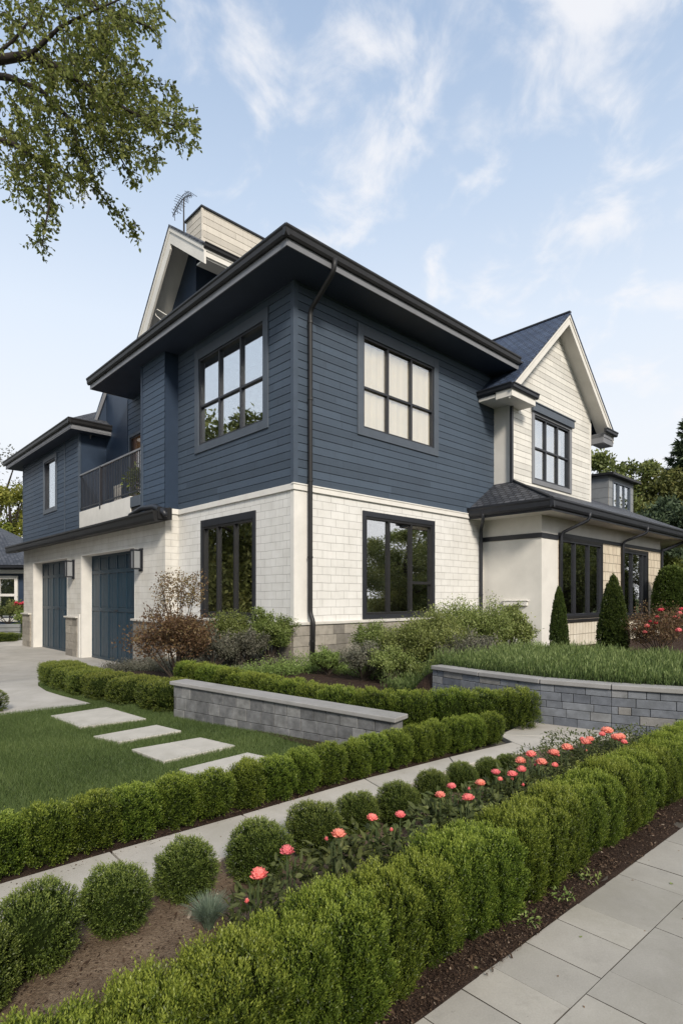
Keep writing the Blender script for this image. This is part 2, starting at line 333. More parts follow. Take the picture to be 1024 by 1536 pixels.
def shrub_mesh(name, half, expo, n_sprig, leaf_l, leaf_w, leaf_mat_, seed, nleaf=6, sprig=.035, lump=.06, upb=.7, taper=0.0, top_bright=.25, shell=.16, tufts=0, tz=1.0, crev=.14, stray=.03):
    """clipped plant: superellipsoid of half-sizes, base at z=0, covered with leafy sprigs over a dark twiggy core"""
    rng = np.random.default_rng(seed); half = np.array(half, float)
    ph = rng.uniform(0, 6.28, (6, 3)); fr = rng.uniform(2.0, 5.5, (6, 3))
    def rad(d):
        q = (np.abs(d) / half) ** expo; r = q.sum(1) ** (-1 / expo)
        l = np.zeros(len(d))
        for i in range(6): l += np.sin(d @ (fr[i]) + ph[i, 0]) * np.cos(d @ (fr[i][::-1]) * 1.3 + ph[i, 1])
        return r * (1 + lump * l / 2.2)
    def tp(p):
        if taper: p = p.copy(); s_ = 1 - taper * np.clip((p[:, 2] + half[2]) / (2 * half[2]), 0, 1); p[:, 0] *= s_; p[:, 1] *= s_
        return p
    d = unit(rng.normal(size=(n_sprig * 5, 3)) * half * np.array([1, 1, 1.0])); r = rad(d); p = d * r[:, None]
    g = np.sign(p) * (np.abs(p) / half) ** (expo - 1) / half; nrm = unit(g)
    wgt = r ** 2 / np.maximum((nrm * d).sum(1), .15) / (np.linalg.norm(d / half, axis=1) ** -3); wgt /= wgt.sum()
    idx = rng.choice(len(d), n_sprig, replace=False, p=wgt); p, nrm = p[idx], nrm[idx]
    keep = p[:, 2] > -half[2] * .985; p, nrm = p[keep], nrm[keep]; n = len(p)
    depth = rng.random(n) ** 1.5 * shell
    if tufts:
        cc = p[rng.choice(n, tufts, replace=False)] * np.array([1, 1, tz]); dd_ = np.sort(np.linalg.norm(p[:, None, :] * np.array([1, 1, tz]) - cc[None], axis=2), 1); e_ = np.clip((dd_[:, 1] - dd_[:, 0]) / (dd_[:, 1].mean() * .55), 0, 1)
        depth = depth + crev * (1 - e_) ** 1.3; k_ = (rng.random(n) < .28 + .72 * e_); p, nrm, depth = p[k_], nrm[k_], depth[k_]; n = len(p)
    p = p * (1 - depth)[:, None]
    D = unit(nrm * .75 + np.array([0, 0, upb]) + rng.normal(size=(n, 3)) * .38)
    Ls = sprig * rng.uniform(.6, 1.35, n) * np.where(rng.random(n) < stray, rng.uniform(1.4, 2.3, n), 1)
    sp_t = rng.uniform(-.15, .15, n)
    Ps, Ds, Ts = [], [], []
    for k in range(nleaf):
        t = k / (nleaf - 1); base = p + D * (Ls * (t - .45))[:, None]
        sidev = unit(np.cross(D, rng.normal(size=(n, 3)))); dd = unit(D * (.45 + .7 * t) + sidev * (1 - .55 * t))
        Ps.append(base); Ds.append(dd); Ts.append(.22 + .50 * t * t + sp_t + top_bright * np.clip(nrm[:, 2], 0, 1) * (.3 + .7 * t) - .9 * depth + rng.uniform(-.12, .12, n))  # deeper leaves get a darker tone, shade of the recesses put into colour
    P = tp(np.concatenate(Ps)); Dd = np.concatenate(Ds); T = np.clip(np.concatenate(Ts), 0, 1); m = len(P)
    P[:, 2] = np.maximum(P[:, 2], -half[2] * .99)
    V, F, T = leaves(P, Dd, leaf_l * rng.uniform(.7, 1.25, m), leaf_w * rng.uniform(.75, 1.2, m), T, rng)
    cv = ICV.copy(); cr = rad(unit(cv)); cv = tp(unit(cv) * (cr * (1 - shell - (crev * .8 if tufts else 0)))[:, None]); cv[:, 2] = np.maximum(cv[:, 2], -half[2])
    # core triangles stored as degenerate-free quads via triangle mesh appended separately
    CF = ICF; nb = len(V); verts = np.concatenate([V, cv]); verts[:, 2] += half[2]
    me = bpy.data.meshes.new(name); nq, ntri = len(F), len(CF)
    me.vertices.add(len(verts)); me.vertices.foreach_set('co', verts.astype(np.float32).ravel())
    li = np.concatenate([F.ravel(), (CF + nb).ravel()]).astype(np.int32)
    me.loops.add(len(li)); me.loops.foreach_set('vertex_index', li)
    me.polygons.add(nq + ntri); st = np.concatenate([np.arange(nq) * 4, nq * 4 + np.arange(ntri) * 3]).astype(np.int32)
    me.polygons.foreach_set('loop_start', st); me.polygons.foreach_set('material_index', np.concatenate([np.zeros(nq), np.ones(ntri)]).astype(np.int32)); me.update(calc_edges=True)
    me.materials.append(leaf_mat_); me.materials.append(twig)
    a = me.attributes.new('tone', 'FLOAT', 'FACE'); a.data.foreach_set('value', np.concatenate([T, np.zeros(ntri)]).astype(np.float32))
    return me
def place(name, me, loc, rz=0, sc=(1, 1, 1), parent=None):
    o = bpy.data.objects.new(name, me); COL.objects.link(o); o.location = loc; o.rotation_euler = (0, 0, rz)
    o.scale = sc if isinstance(sc, (tuple, list)) else (sc,) * 3
    if parent: o.parent = parent
    return o

def cloud_leaves(blobs, per, ll, lw, rng, mat_, name, tone0=.45, tvar=.25, droop=0.0, vol=True, spread=1.0):
    """blobs: list of (centre, radii). leaf clumps through the volume of each blob"""
    Ps, Ds, Ts = [], [], []
    for c, r in blobs:
        n = per; d = unit(rng.normal(size=(n, 3))); q = rng.random(n) ** (1 / 2.2)
        p = np.array(c) + d * np.array(r) * q[:, None]
        p += rng.normal(size=(n, 3)) * ll * .5
        D = unit(d * .8 + rng.normal(size=(n, 3)) * .8 + np.array([0, 0, -droop]))
        Ps.append(p); Ds.append(D); Ts.append(tone0 + rng.uniform(-.14, .14) + rng.normal(size=n) * tvar * .5 + .08 * d[:, 2])
    P = np.concatenate(Ps); D = np.concatenate(Ds); T = np.clip(np.concatenate(Ts), 0, 1); m = len(P)
    V, F, T = leaves(P, D, ll * rng.uniform(.6, 1.3, m), lw * rng.uniform(.7, 1.2, m), T, rng)
    return np_mesh(name, V, F, [mat_], None, T)

# ------------------------------------------------------------------ ground, drive, path, beds
def grid_sheet(name, us, vs, zf, mat_, hole=None):
    b = MB(); idx = {}
    for i, u in enumerate(us):
        for j, v in enumerate(vs): idx[i, j] = len(b.v); b.v.append(tuple(G(u, v, zf(u, v))))
    for i in range(len(us) - 1):
        for j in range(len(vs) - 1): b.f.append((idx[i, j], idx[i + 1, j], idx[i + 1, j + 1], idx[i, j + 1])); b.mi.append(0); b.tone.append(.5)
    return tag(b.build(name, mat_), kind='structure')
def axis(lo, hi, near_lo, near_hi, step):
    a = list(np.arange(near_lo, near_hi + 1e-6, step)); x = near_lo; s = step
    while x > lo: s *= 1.5; x -= s; a.insert(0, x)
    x = near_hi; s = step
    while x < hi: s *= 1.5; x += s; a.append(x)
    return a
grid_sheet('ground', axis(-600, 600, -14, 12, 1.0), axis(-600, 600, -14, 12, .6), lambda u, v: gz(u, v) - .045, far_g)
# turf under the lawn, from the drive to the path hedge
grid_sheet('lawn_soil', list(np.linspace(-14, -3.6, 22)), list(np.linspace(-6.36, -1.30, 18)), lambda u, v: gz(u, v) - .018, turf)
# driveway : strip between far left and its curved right edge
edge = [(-1.44, -5.0), (-1.40, -4.80), (-.95, -4.84), (-.4, -4.90), (.2, -4.93), (.9, -4.86), (1.5, -4.70), (2.1, -4.3), (2.8, -3.4), (3.6, -1.8), (4.6, -.9), (5.3, -.42), (7.35, -.06), (9, -.06), (12, -.06), (15, -.06), (18, -.06), (19.5, -.42), (22, 3), (60, 30)]
b = MB()
lefts = lambda v: -30.0 if v < 20 else -60
for (v0, r0), (v1, r1) in zip(edge[:-1], edge[1:]):
    nseg = 14
    for k in range(nseg):
        f0, f1 = (k / nseg) ** .5, ((k + 1) / nseg) ** .5
        q = []
        for vv, rr, ff in ((v0, r0, f0), (v0, r0, f1), (v1, r1, f1), (v1, r1, f0)):
            u = lefts(vv) + (rr - lefts(vv)) * ff; q.append(G(u, vv, gz(u, vv) - .002))
        b.quad(*q)
tag(b.build('driveway', drive_m), kind='structure')
# concrete garden path, cast in slabs
far_e = [(-8.6, -6.30), (-6.45, -6.37), (-5.58, -6.42), (-4.42, -6.46), (-3.4, -6.56), (-2.48, -6.68), (-2.3, -6.42), (-1.30, -6.30)]
near_e = [(-8.6, -6.90), (-6.47, -6.87), (-5.59, -6.90), (-4.52, -6.80), (-3.6, -6.78), (-2.6, -6.98), (-1.7, -7.15), (-1.0, -7.5)]
b = MB()
for i in range(7):
    g = .006; (a0, a1), (c0, c1) = far_e[i], far_e[i + 1]; (n0, n1), (m0, m1) = near_e[i], near_e[i + 1]
    P = [G(n0 + g, n1, -.03), G(m0 - g, m1, -.03), G(c0 - g, c1, -.03), G(a0 + g, a1, -.03)]
    b.hexa(P + [Vector((p.x, p.y, .020)) for p in P], 0, random.random())
tag(b.build('garden_path', path_m, bevel=.004), kind='structure')
grid_sheet('path_bedding', list(np.linspace(-9, -1.0, 6)), [-7.6, -6.25], lambda u, v: -.026, gap_m)
# paved terrace in front of the hedge, slabs of mixed length laid in rows along the hedge
def pe(u): return -8.43 - (min(u, -2.5) + 6.0) * .045          # front edge of the terrace, slightly off the hedge line
b = MB(); v = 0.0; rows = [.325, .30, .36, .325, .30, .36, .325, .36, .325]
for ri, h in enumerate(rows):
    u = -9.6 + [.02, .14, .02, .22, .4, .1, .3, .05, .2][ri]
    ws = [.43, .25, .27, .20, .46, .22]; k = ri * 2
    while u < 3:
        wd = ws[k % 6] if random.random() < .8 else random.choice(ws); k += 1; g = .0017
        n_ = len(b.mi); P = [G(a, pe(a) + v - c, -.04) for a, c in ((u + g, h - g), (u + wd - g, h - g), (u + wd - g, g), (u + g, g))]
        zt = random.uniform(.0004, .0030); P2 = [Vector((p.x, p.y, zt + random.uniform(-.0006, .0006))) for p in P]
        b.hexa(P + P2, 0, random.random()); b.mi[n_ + 2:n_ + 6] = [1] * 4; u += wd
    v -= h
tag(b.build('paved_terrace', [paver_m, gap_m]), kind='structure')
grid_sheet('terrace_bedding', [-10, 7], [-12.4, -8.46], lambda u, v: -.0012, gap_m)
# soil bed between path and hedge, mulch under the hedge
def rough_bed(name, us, vs, z0, amp, mat_, seed):
    rng = np.random.default_rng(seed); ph = rng.uniform(0, 6, (8, 3)); fq = rng.uniform(3, 17, (8, 2))
    return grid_sheet(name, us, vs, lambda u, v: z0 + amp * sum(math.sin(fq[i, 0] * u + ph[i, 0]) * math.sin(fq[i, 1] * v + ph[i, 1]) for i in range(8)) / 4, mat_)
rough_bed('flower_bed', list(np.arange(-8.8, -2.4, .045)), list(np.arange(-8.02, -6.88, .045)), .004, .010, soil, 1)
rough_bed('flower_bed', list(np.arange(-2.41, -1.3, .06)), list(np.arange(-8.02, -7.48, .06)), .003, .010, soil, 4)
_G = G
def G(u, v, z=0.0):      # the hedge bed widens with the terrace edge
    return _G(u, (v if v > -8.2 else -8.2 + (v + 8.2) * (-8.2 - pe(u) + .004) / .26), z)
rough_bed('hedge_bed', list(np.arange(-9.0, -.8, .045)), list(np.linspace(-8.46, -7.99, 13)), .004, .010, mulch, 2)
G = _G
rough_bed('path_hedge_bed', list(np.arange(-9.0, -2.3, .06)), list(np.linspace(-6.50, -6.02, 9)), -.006, .006, mulch, 3)
PWP = [(-1.30, -4.75), (-1.42, -5.6), (-1.45, -6.45), (-1.29, -7.2), (-1.02, -7.9), (-.60, -8.7), (-.1, -9.6)]
def wall_u(v):
    for (u0, v0), (u1, v1) in zip(PWP[:-1], PWP[1:]):
        if v1 <= v <= v0: return u0 + (u1 - u0) * (v - v0) / (v1 - v0)
    return PWP[0][0] if v > PWP[0][1] else PWP[-1][0]
def pz(u, v): return .47 * ss(wall_u(v) - .02, wall_u(v) + .12, u) * (1 - .90 * ss(.9, 5.6, u)) * (1 - ss(-4.72, -4.1, v))
b = MB(); us = list(np.arange(-4.05, 3, .15)) + list(np.arange(3, 26, .8)); vs = list(np.arange(-10.4, -3.1, .15)) + list(np.arange(-3.1, 5.5, .4))
for i in range(len(us) - 1):
    for k in range(len(vs) - 1):
        u0, u1, v0, v1 = us[i], us[i + 1], vs[k], vs[k + 1]; uc, vc = (u0 + u1) / 2, (v0 + v1) / 2
        if vc < -6.0 and uc < wall_u(vc) + .12: continue
        if vc > 3.4 and uc < -2.2: continue
        b.quad(*[G(u, v, gz(u, v) + pz(u, v) + .001) for u, v in ((u0, v0), (u1, v0), (u1, v1), (u0, v1))])
tag(b.build('planting_bed', mulch), kind='structure')

# wood chips and crumbs on the beds
def chips(name, regs, mat_s, label, seed):
    rng = np.random.default_rng(seed); Vs = []; T = []; M_ = []
    for (u0, u1, v0, v1, n, s0) in regs:
        u = rng.uniform(u0, u1, n); v = rng.uniform(v0, v1, n); x = C0.x + u * UX - v * UY; y = C0.y + u * UY + v * UX
        a = rng.uniform(0, 6.28, n); L_ = s0 * rng.lognormal(0, .5, n); W_ = L_ * rng.uniform(.2, .6, n); z = rng.uniform(.008, .022, n)
        til = rng.normal(0, .35, (n, 2))
        dx, dy = np.cos(a), np.sin(a)
        P = np.stack([x, y, z], 1); D = np.stack([dx, dy, til[:, 0]], 1) * L_[:, None]; E_ = np.stack([-dy, dx, til[:, 1]], 1) * W_[:, None]
        Vs.append(np.stack([P - D - E_ * .6, P + D * .8 - E_, P + D + E_ * .7, P - D * .7 + E_], 1)); T.append(rng.random(n))
    V = np.concatenate(Vs).reshape(-1, 3); F = np.arange(len(V)).reshape(-1, 4)
    o = place(name, np_mesh(name, V, F, [mat_s], None, np.concatenate(T)), (0, 0, 0)); tag(o, label, 'mulch', kind='stuff')
chip_m = NT('bark_chip'); chip_m.set(col=chip_m.ramp(chip_m.node('ShaderNodeAttribute', attribute_name='tone', attribute_type='GEOMETRY').outputs['Fac'], [(0, (.02, .012, .009)), (.7, (.075, .048, .032)), (.96, (.14, .10, .07)), (1, (.34, .28, .22))]), rough=.9, spec=.1)
chips('wood_chips', [(-7.6, -4.0, -8.0, -6.9, 14000, .0035), (-7.6, -5.8, -8.43, -8.3, 6000, .0030), (-5.8, -4.4, -8.47, -8.3, 6000, .0030), (-4.4, -1.5, -8.52, -8.3, 5000, .0035), (-7.6, -2.6, -6.45, -6.33, 3500, .003)], chip_m.m, 'fine brown bark crumbs scattered over the planting beds', 5)

# stepping slabs across the lawn
steps = [([(-5.50, -1.98), (-5.45, -2.90), (-4.70, -2.98), (-4.77, -1.90)], 'largest pale stepping slab nearest the driveway, cracked in the middle'),
         ([(-5.50, -3.44), (-5.39, -3.88), (-4.69, -3.86), (-4.76, -3.39)], 'narrow stepping slab in the grass, second out from the driveway'),
         ([(-5.42, -4.24), (-5.38, -4.84), (-4.60, -4.81), (-4.69, -4.28)], 'wide stepping slab with a joint across it, third out from the driveway'),
         ([(-5.39, -5.16), (-5.30, -5.52), (-4.59, -5.46), (-4.66, -5.12)], 'stepping slab closest to the clipped path hedge')]
for pts, lab in steps:
    b = MB(); cx = sum(p[0] for p in pts) / 4; cy = sum(p[1] for p in pts) / 4; loc = G(cx, cy, 0)
    P = [G(*p, -.03) - loc for p in pts]
    if 'joint' in lab:
        m0 = P[0].lerp(P[3], .52); m1 = P[1].lerp(P[2], .52); m0b = P[0].lerp(P[3], .527); m1b = P[1].lerp(P[2], .527)
        for Q in ([P[0], P[1], m1, m0], [m0b, m1b, P[2], P[3]]): b.hexa(Q + [Vector((q.x, q.y, .014)) for q in Q])
    else: b.hexa(P + [Vector((q.x, q.y, .014)) for q in P])
    o = b.build('stepping_stone', step_m, bevel=.004); o.location = (loc.x, loc.y, 0); tag(o, lab, 'paving slab', 'stepping slabs in the lawn')

# ================================================================== THE HOUSE (local axes: x along the front, y along the garage side)
house = empty('house', C0, ANG)
tag(house, 'large two storey house with navy lap siding above white painted block walls', 'house')
def MR(v0=0.0):   # wall facing -y : a -> x
    return lambda a, out, z: (a, v0 - out, z)
def ML(u0=0.0):   # wall facing -x : a -> y
    return lambda a, out, z: (u0 - out, a, z)
def fbox(b, M, a0, a1, o0, o1, z0, z1, m=0, t=.5):
    p, q = M(a0, o0, z0), M(a1, o1, z1); b.box(p[0], q[0], p[1], q[1], p[2], q[2], m, t)
def wall_sheet(b, M, a0, a1, z0, z1, holes=(), h=None, t=0.0, clip=None, m=0, base=0.0):
    rows = [(z0, z1)] if not h else [(z0 + i * h, min(z1, z0 + (i + 1) * h)) for i in range(int(math.ceil((z1 - z0) / h - 1e-6)))]
    for zr, zr1 in rows:
        gv = .013
        lv = sorted({zr, zr1} | ({zr + gv} if h and zr + gv < zr1 else set()) | {z for hl in holes for z in (hl[2], hl[3]) if zr < z < zr1})
        for za, zb in zip(lv[:-1], lv[1:]):
            zm = (za + zb) / 2; cuts = [(hl[0], hl[1]) for hl in holes if hl[2] < zm < hl[3]]; cuts.sort()
            segs = []; x = a0
            for c0, c1 in cuts:
                if c0 > x: segs.append((x, c0))
                x = max(x, c1)
            if x < a1: segs.append((x, a1))
            of = (lambda z: base + (t * (1 - .35 * (z - zr) / h) if zm > zr + gv else -.002)) if h else (lambda z: base)
            for s0, s1 in segs:
                if clip:
                    (l0, r0), (l1, r1) = clip(za), clip(zb)
                    p0, p1, p2, p3 = max(s0, l0), min(s1, r0), min(s1, r1), max(s0, l1)
                    if p0 >= p1 and p3 >= p2: continue
                    p1 = max(p0, p1); p2 = max(p3, p2)
                else: p0, p1, p2, p3 = s0, s1, s1, s0
                b.quad(M(p0, of(za), za), M(p1, of(za), za), M(p2, of(zb), zb), M(p3, of(zb), zb), m=m)
                if h and abs(za - zr - gv) < 1e-6: b.quad(M(p0, base - .002, za), M(p1, base - .002, za), M(p1, of(za), za), M(p0, of(za), za), m=m)
                if h and zb == zr1: b.quad(M(p3, base - .002, zb), M(p2, base - .002, zb), M(p2, of(zb), zb), M(p3, of(zb), zb), m=m)

def window(M, a0, a1, z0, z1, cas, fw, cols, rows, casm, frm, gl, back, name='window', label=None, depth=1.3, casout=.05, split=None, header=0, backd=.10, hole=None, partial=None):
    """a0..a1,z0..z1 outer size of the casing; returns the wall opening"""
    b = MB(); i0, i1, j0, j1 = a0 + cas, a1 - cas, z0 + cas, z1 - cas - header
    fbox(b, M, a0, i0, -.11, casout, z0, z1); fbox(b, M, i1, a1, -.11, casout, z0, z1)
    fbox(b, M, i0, i1, -.11, casout - .003, z0, j0); fbox(b, M, i0, i1, -.11, casout - .003, j1, z1)
    wd = b.build(name, casm, house, bevel=.004)
    if label: wd['label'] = label
    b = MB()
    fbox(b, M, i0 - .01, i0 + fw, -.09, .012, j0, j1); fbox(b, M, i1 - fw, i1 + .01, -.09, .012, j0, j1)
    fbox(b, M, i0 + fw, i1 - fw, -.088, .010, j0 - .01, j0 + fw); fbox(b, M, i0 + fw, i1 - fw, -.088, .010, j1 - fw, j1 + .01)
    xs = [i0 + (i1 - i0) * c for c in cols]
    for x in xs: fbox(b, M, x - fw * .55, x + fw * .55, -.086, .006, j0 + fw, j1 - fw)
    for r in rows:
        z = j0 + (j1 - j0) * r; fbox(b, M, i0 + fw, i1 - fw, -.084, .002, z - fw * .5, z + fw * .5)
    if partial:
        xa, xb, r = partial; z = j0 + (j1 - j0) * r; fbox(b, M, i0 + (i1 - i0) * xa + fw * .55, i0 + (i1 - i0) * xb - fw * .5, -.084, .002, z - fw * .6, z + fw * .6)
    b.build('frame', frm, wd, bevel=.003)
    b = MB(); fbox(b, M, i0 + fw * .5, i1 - fw * .5, -.062, -.056, j0 + fw * .5, j1 - fw * .5); b.build('pane', gl, wd)
    b = MB()
    p = lambda a, o, z: M(a, o, z)
    A0, A1, Z0, Z1 = i0 - .03, i1 + .03, j0 - .03, j1 + .03
    for q in ([(A0, -.1, Z0), (A0, -depth, Z0), (A0, -depth, Z1), (A0, -.1, Z1)], [(A1, -.1, Z0), (A1, -depth, Z0), (A1, -depth, Z1), (A1, -.1, Z1)],
              [(A0, -.1, Z0), (A1, -.1, Z0), (A1, -depth, Z0), (A0, -depth, Z0)], [(A0, -.1, Z1), (A1, -.1, Z1), (A1, -depth, Z1), (A0, -depth, Z1)],
              [(A0, -depth, Z0), (A1, -depth, Z0), (A1, -depth, Z1), (A0, -depth, Z1)]): b.quad(*[p(*x) for x in q])
    b.build('room_lining', dark_in, wd)
    if back == 'blind':
        b = MB(); nseg = 60
        for k in range(nseg):
            x0 = i0 + (i1 - i0) * k / nseg; x1 = i0 + (i1 - i0) * (k + 1) / nseg
            f = lambda x: -backd - .012 * math.sin(x * 23) - .006 * math.sin(x * 57 + 1)
            b.quad(M(x0, f(x0), j0), M(x1, f(x1), j0), M(x1, f(x1), j1 - .12), M(x0, f(x0), j1 - .12))
        b.build('curtain', curtain_m, wd, smooth=True)
    if back == 'drapes':
        for (c0, c1) in ((0, .14), (.88, 1)):
            b = MB()
            for k in range(16):
                x0 = i0 + (i1 - i0) * (c0 + (c1 - c0) * k / 16); x1 = i0 + (i1 - i0) * (c0 + (c1 - c0) * (k + 1) / 16)
                f = lambda x: -backd - .03 * math.sin(x * 70); b.quad(M(x0, f(x0), j0), M(x1, f(x1), j0), M(x1, f(x1), j1), M(x0, f(x0), j1))
            b.build('curtain', curtain_m, wd, smooth=True)
    return (i0 - .02 if cas > .02 else i0, i1 + .02 if cas > .02 else i1, j0 - .02, j1 + .02)

ZB, ZS, EZ = 4.0, 8.44, 8.78          # belly line, soffit, top of gutter
PV, PP = 5.27, .41                    # pier start, projection of the garage wing
# --- windows of the main block
F, Lf = MR(0), ML(0)
up_side = dict(cas=.20, fw=.055, cols=(1/3, 2/3), rows=(.45,), casm=casing_m, frm=char, header=.05)
H1 = window(F, 1.93, 5.13, 5.46, 8.16, gl=glass_lo, back='blind', label='upper window with pale curtains and a slate blue surround', **up_side)
H2 = window(Lf, .91, 4.28, 5.42, 8.20, gl=glass_hi, back=None, label='upper side window reflecting the sky', **up_side)
low = dict(cas=.10, fw=.06, rows=(), casm=char, frm=char2, casout=.03)
H3 = window(F, 2.12, 4.98, .98, 3.64, cols=(1/3, 2/3), gl=glass, back=None, partial=(2/3, 1, .34), label='tall three light window with a short lower vent pane', header=.03, **low)
H4 = window(Lf, 1.44, 3.99, .98, 3.58, cols=(.36, .70), gl=glass, back=None, label='tall three light side window beside the bronze shrub', header=.08, **low)
# --- siding and white block
b = MB(); wall_sheet(b, F, .09, 8.03, ZB, ZS, [H1], .183, .020); wall_sheet(b, Lf, .09, PV, ZB, ZS, [H2], .183, .020); b.build('siding', navy_side, house)
b = MB(); b.box(-.030, .09, -.030, .09, ZB, ZS); b.build('corner_board', navy, house, bevel=.004)
b = MB(); wall_sheet(b, F, .42, 7.42, .93, 3.9, [H3]); wall_sheet(b, Lf, .12, PV, .93, 3.9, [H4]); b.build('block_wall', shake, house)
b = MB(); b.box(-.015, .42, -.015, .12, .96, 3.9); b.build('quoin', trimw, house, bevel=.004)
b = MB(); fbox(b, F, -.05, 8.03, -.02, .05, 3.87, 4.01); fbox(b, Lf, .02, PV + .005, -.02, .046, 3.87, 4.009)
fbox(b, F, -.065, 8.03, -.02, .065, 3.985, 4.02); b.build('belly_band', trimw, house, bevel=.006)
# stone plinth, real blocks
def block_course(b, P0, P1, z0, z1, ch, lens, thick, rng, tones, jit=.004, gap=.006, zf=None):
    P0, P1 = Vector(P0), Vector(P1); d = (P1 - P0); Ltot = d.length; d.normalize(); nrm = Vector((-d.y, d.x, 0))  # nrm points inwards
    nr = max(1, round((z1 - z0) / ch)); hh = (z1 - z0) / nr
    for r in range(nr):
        x = -rng.uniform(0, lens[0]) if r % 2 else 0.0
        while x < Ltot - .01:
            ln = rng.uniform(*lens); xa, xb = max(0, x), min(Ltot, x + ln)
            if Ltot - xb < .07: xb = Ltot
            x = xb if xb == Ltot else x + ln
            if xb - xa < .02: continue
            j = rng.uniform(-jit, jit); a = P0 + d * (xa + gap / 2) + nrm * j; c = P0 + d * (xb - gap / 2) + nrm * j; e = nrm * (thick - 2 * j)
            za, zb = z0 + r * hh + gap / 2, z0 + (r + 1) * hh - gap / 2
            q = [a, c, c + e, a + e]; b.hexa([Vector((p.x, p.y, za)) for p in q] + [Vector((p.x, p.y, zb)) for p in q], 0, rng.choice(tones))
rg = random.Random(3)
tones = [0, .15, .3, .4, .5, .5, .6, .7, .8, 1.0]
for P_, Q_, zl, zh, chh, ln_, tk in (((-.09, -.09, 0), (7.42, -.09, 0), -.05, .90, .235, (.35, .75), .09), ((-.09, PV, 0), (-.09, .0, 0), -.05, .90, .235, (.35, .75), .09), ((-PP - .06, 7.31, 0), (-PP - .06, PV, 0), -.75, .80, .31, (.5, 1.2), .06), ((-PP - .06, 13.5, 0), (-PP - .06, 12.25, 0), -.75, .75, .30, (.5, .9), .06), ((-PP - .06, 19.5, 0), (-PP - .06, 18.3, 0), -.75, .75, .30, (.5, .9), .06)):
    b = MB(); block_course(b, P_, Q_, zl, zh, chh, ln_, tk, rg, tones); b.build('stone_plinth', hblock_m, house, bevel=.006)
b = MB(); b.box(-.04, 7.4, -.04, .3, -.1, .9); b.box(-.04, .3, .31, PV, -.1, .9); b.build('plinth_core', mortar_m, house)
b = MB(); b.box(-.13, 7.42, -.13, .02, .90, .965); b.box(-.13, .02, .02, PV - .0, .90, .965); b.build('sill_course', copeh, house, bevel=.008); b = MB(); b.box(-PP - .13, -PP + .02, 5.2, 7.34, .80, .865); b.build('sill_course', copeh, house, bevel=.008)
b = MB(); b.box(-PP - .13, -PP + .02, 12.2, 13.52, .75, .81); b.build('sill_course', copeh, house, bevel=.008); b = MB(); b.box(-PP - .13, -PP + .02, 18.3, 19.55, .75, .81); b.build('sill_course', copeh, house, bevel=.008)

# --- main eave : soffit, fascia, gutter and hip roof
o = .9
b = MB(); b.box(-o + .02, 8.02, -o + .02, .02, ZS, ZS + .03); b.box(-o + .02, .02, .02, 9.69, ZS, ZS + .03); b.box(.02, 1.4, 5.1, 9.69, ZS + .001, ZS + .03); b.build('soffit', soffit_navy, house)
b = MB(); b.box(-o, 7.98, -o, -o + .025, ZS - .015, ZS + .17); b.box(-o, -o + .025, -o + .025, 9.69, ZS - .015, ZS + .17); b.box(-o + .025, 1.4, 9.665, 9.69, ZS - .015, ZS + .17); b.build('fascia', fascia_m, house, bevel=.003)
def gutter(b, P0, P1, z, w_=.13, h_=.15, out=(0, -1)):
    """half-moulded gutter along P0-P1, profile hanging outside"""
    P0, P1 = Vector((*P0, 0)), Vector((*P1, 0)); n = Vector((*out, 0)); prof = [(0, -h_), (w_ * .45, -h_), (w_ * .72, -h_ * .78), (w_ * .80, -h_ * .35), (w_, -h_ * .18), (w_, .0), (w_ * .9, .0), (w_ * .9, -.02), (w_ * .02, -.02), (0, 0)]
    A = [P0 + n * a + Vector((0, 0, z + c)) for a, c in prof]; B = [P1 + n * a + Vector((0, 0, z + c)) for a, c in prof]
    for i in range(len(prof)):
        k = (i + 1) % len(prof); b.quad(A[i], B[i], B[k], A[k])
    b.quad(*A); b.quad(*reversed(B))
b = MB(); gutter(b, (-o - .10, -o), (7.95, -o), EZ, .11, .21, (0, -1)); gutter(b, (-o, -o - .09), (-o, 9.75), EZ - .002, .11, .21, (-1, 0)); b.build('gutter', char2, house)
def hip(b, x0, x1, y0, y1, z, pitch, th=.06):
    hx, hy = (x1 - x0) / 2, (y1 - y0) / 2; h = min(hx, hy); zt = z + h * pitch
    if hx >= hy: r0, r1 = Vector((x0 + h, (y0 + y1) / 2, zt)), Vector((x1 - h, (y0 + y1) / 2, zt))
    else: r0, r1 = Vector(((x0 + x1) / 2, y0 + h, zt)), Vector(((x0 + x1) / 2, y1 - h, zt))
    c = [Vector(p) for p in ((x0, y0, z), (x1, y0, z), (x1, y1, z), (x0, y1, z))]
    if hx >= hy: b.quad(c[0], c[1], r1, r0); b.quad(c[2], c[3], r0, r1); b.quad(c[1], c[2], r1); b.quad(c[3], c[0], r0)
    else: b.quad(c[3], c[0], r0, r1); b.quad(c[1], c[2], r1, r0); b.quad(c[0], c[1], r0); b.quad(c[2], c[3], r1)
    d = Vector((0, 0, -th))
    for i in range(4): b.quad(c[i], c[(i + 1) % 4], c[(i + 1) % 4] + d, c[i] + d)
    b.quad(*[p + d for p in reversed(c)])
b = MB(); hip(b, -o, 8.7, -o, 9.69, EZ - .03, .36); b.build('roof', shingle_d, house)
# main block rear and core so the house is closed
b = MB(); wall_sheet(b, MR(9.6), .55, 13.8, 4.0, ZS); b.quad((13.8, .02, 0), (13.8, 9.6, 0), (13.8, 9.6, ZS), (13.8, .02, ZS)); b.quad((.55, 12, -.7), (13.8, 9.6, -.7), (13.8, 9.6, 4.2), (.55, 12, 4.2)); b.build('rear_wall', navy_smooth, house)

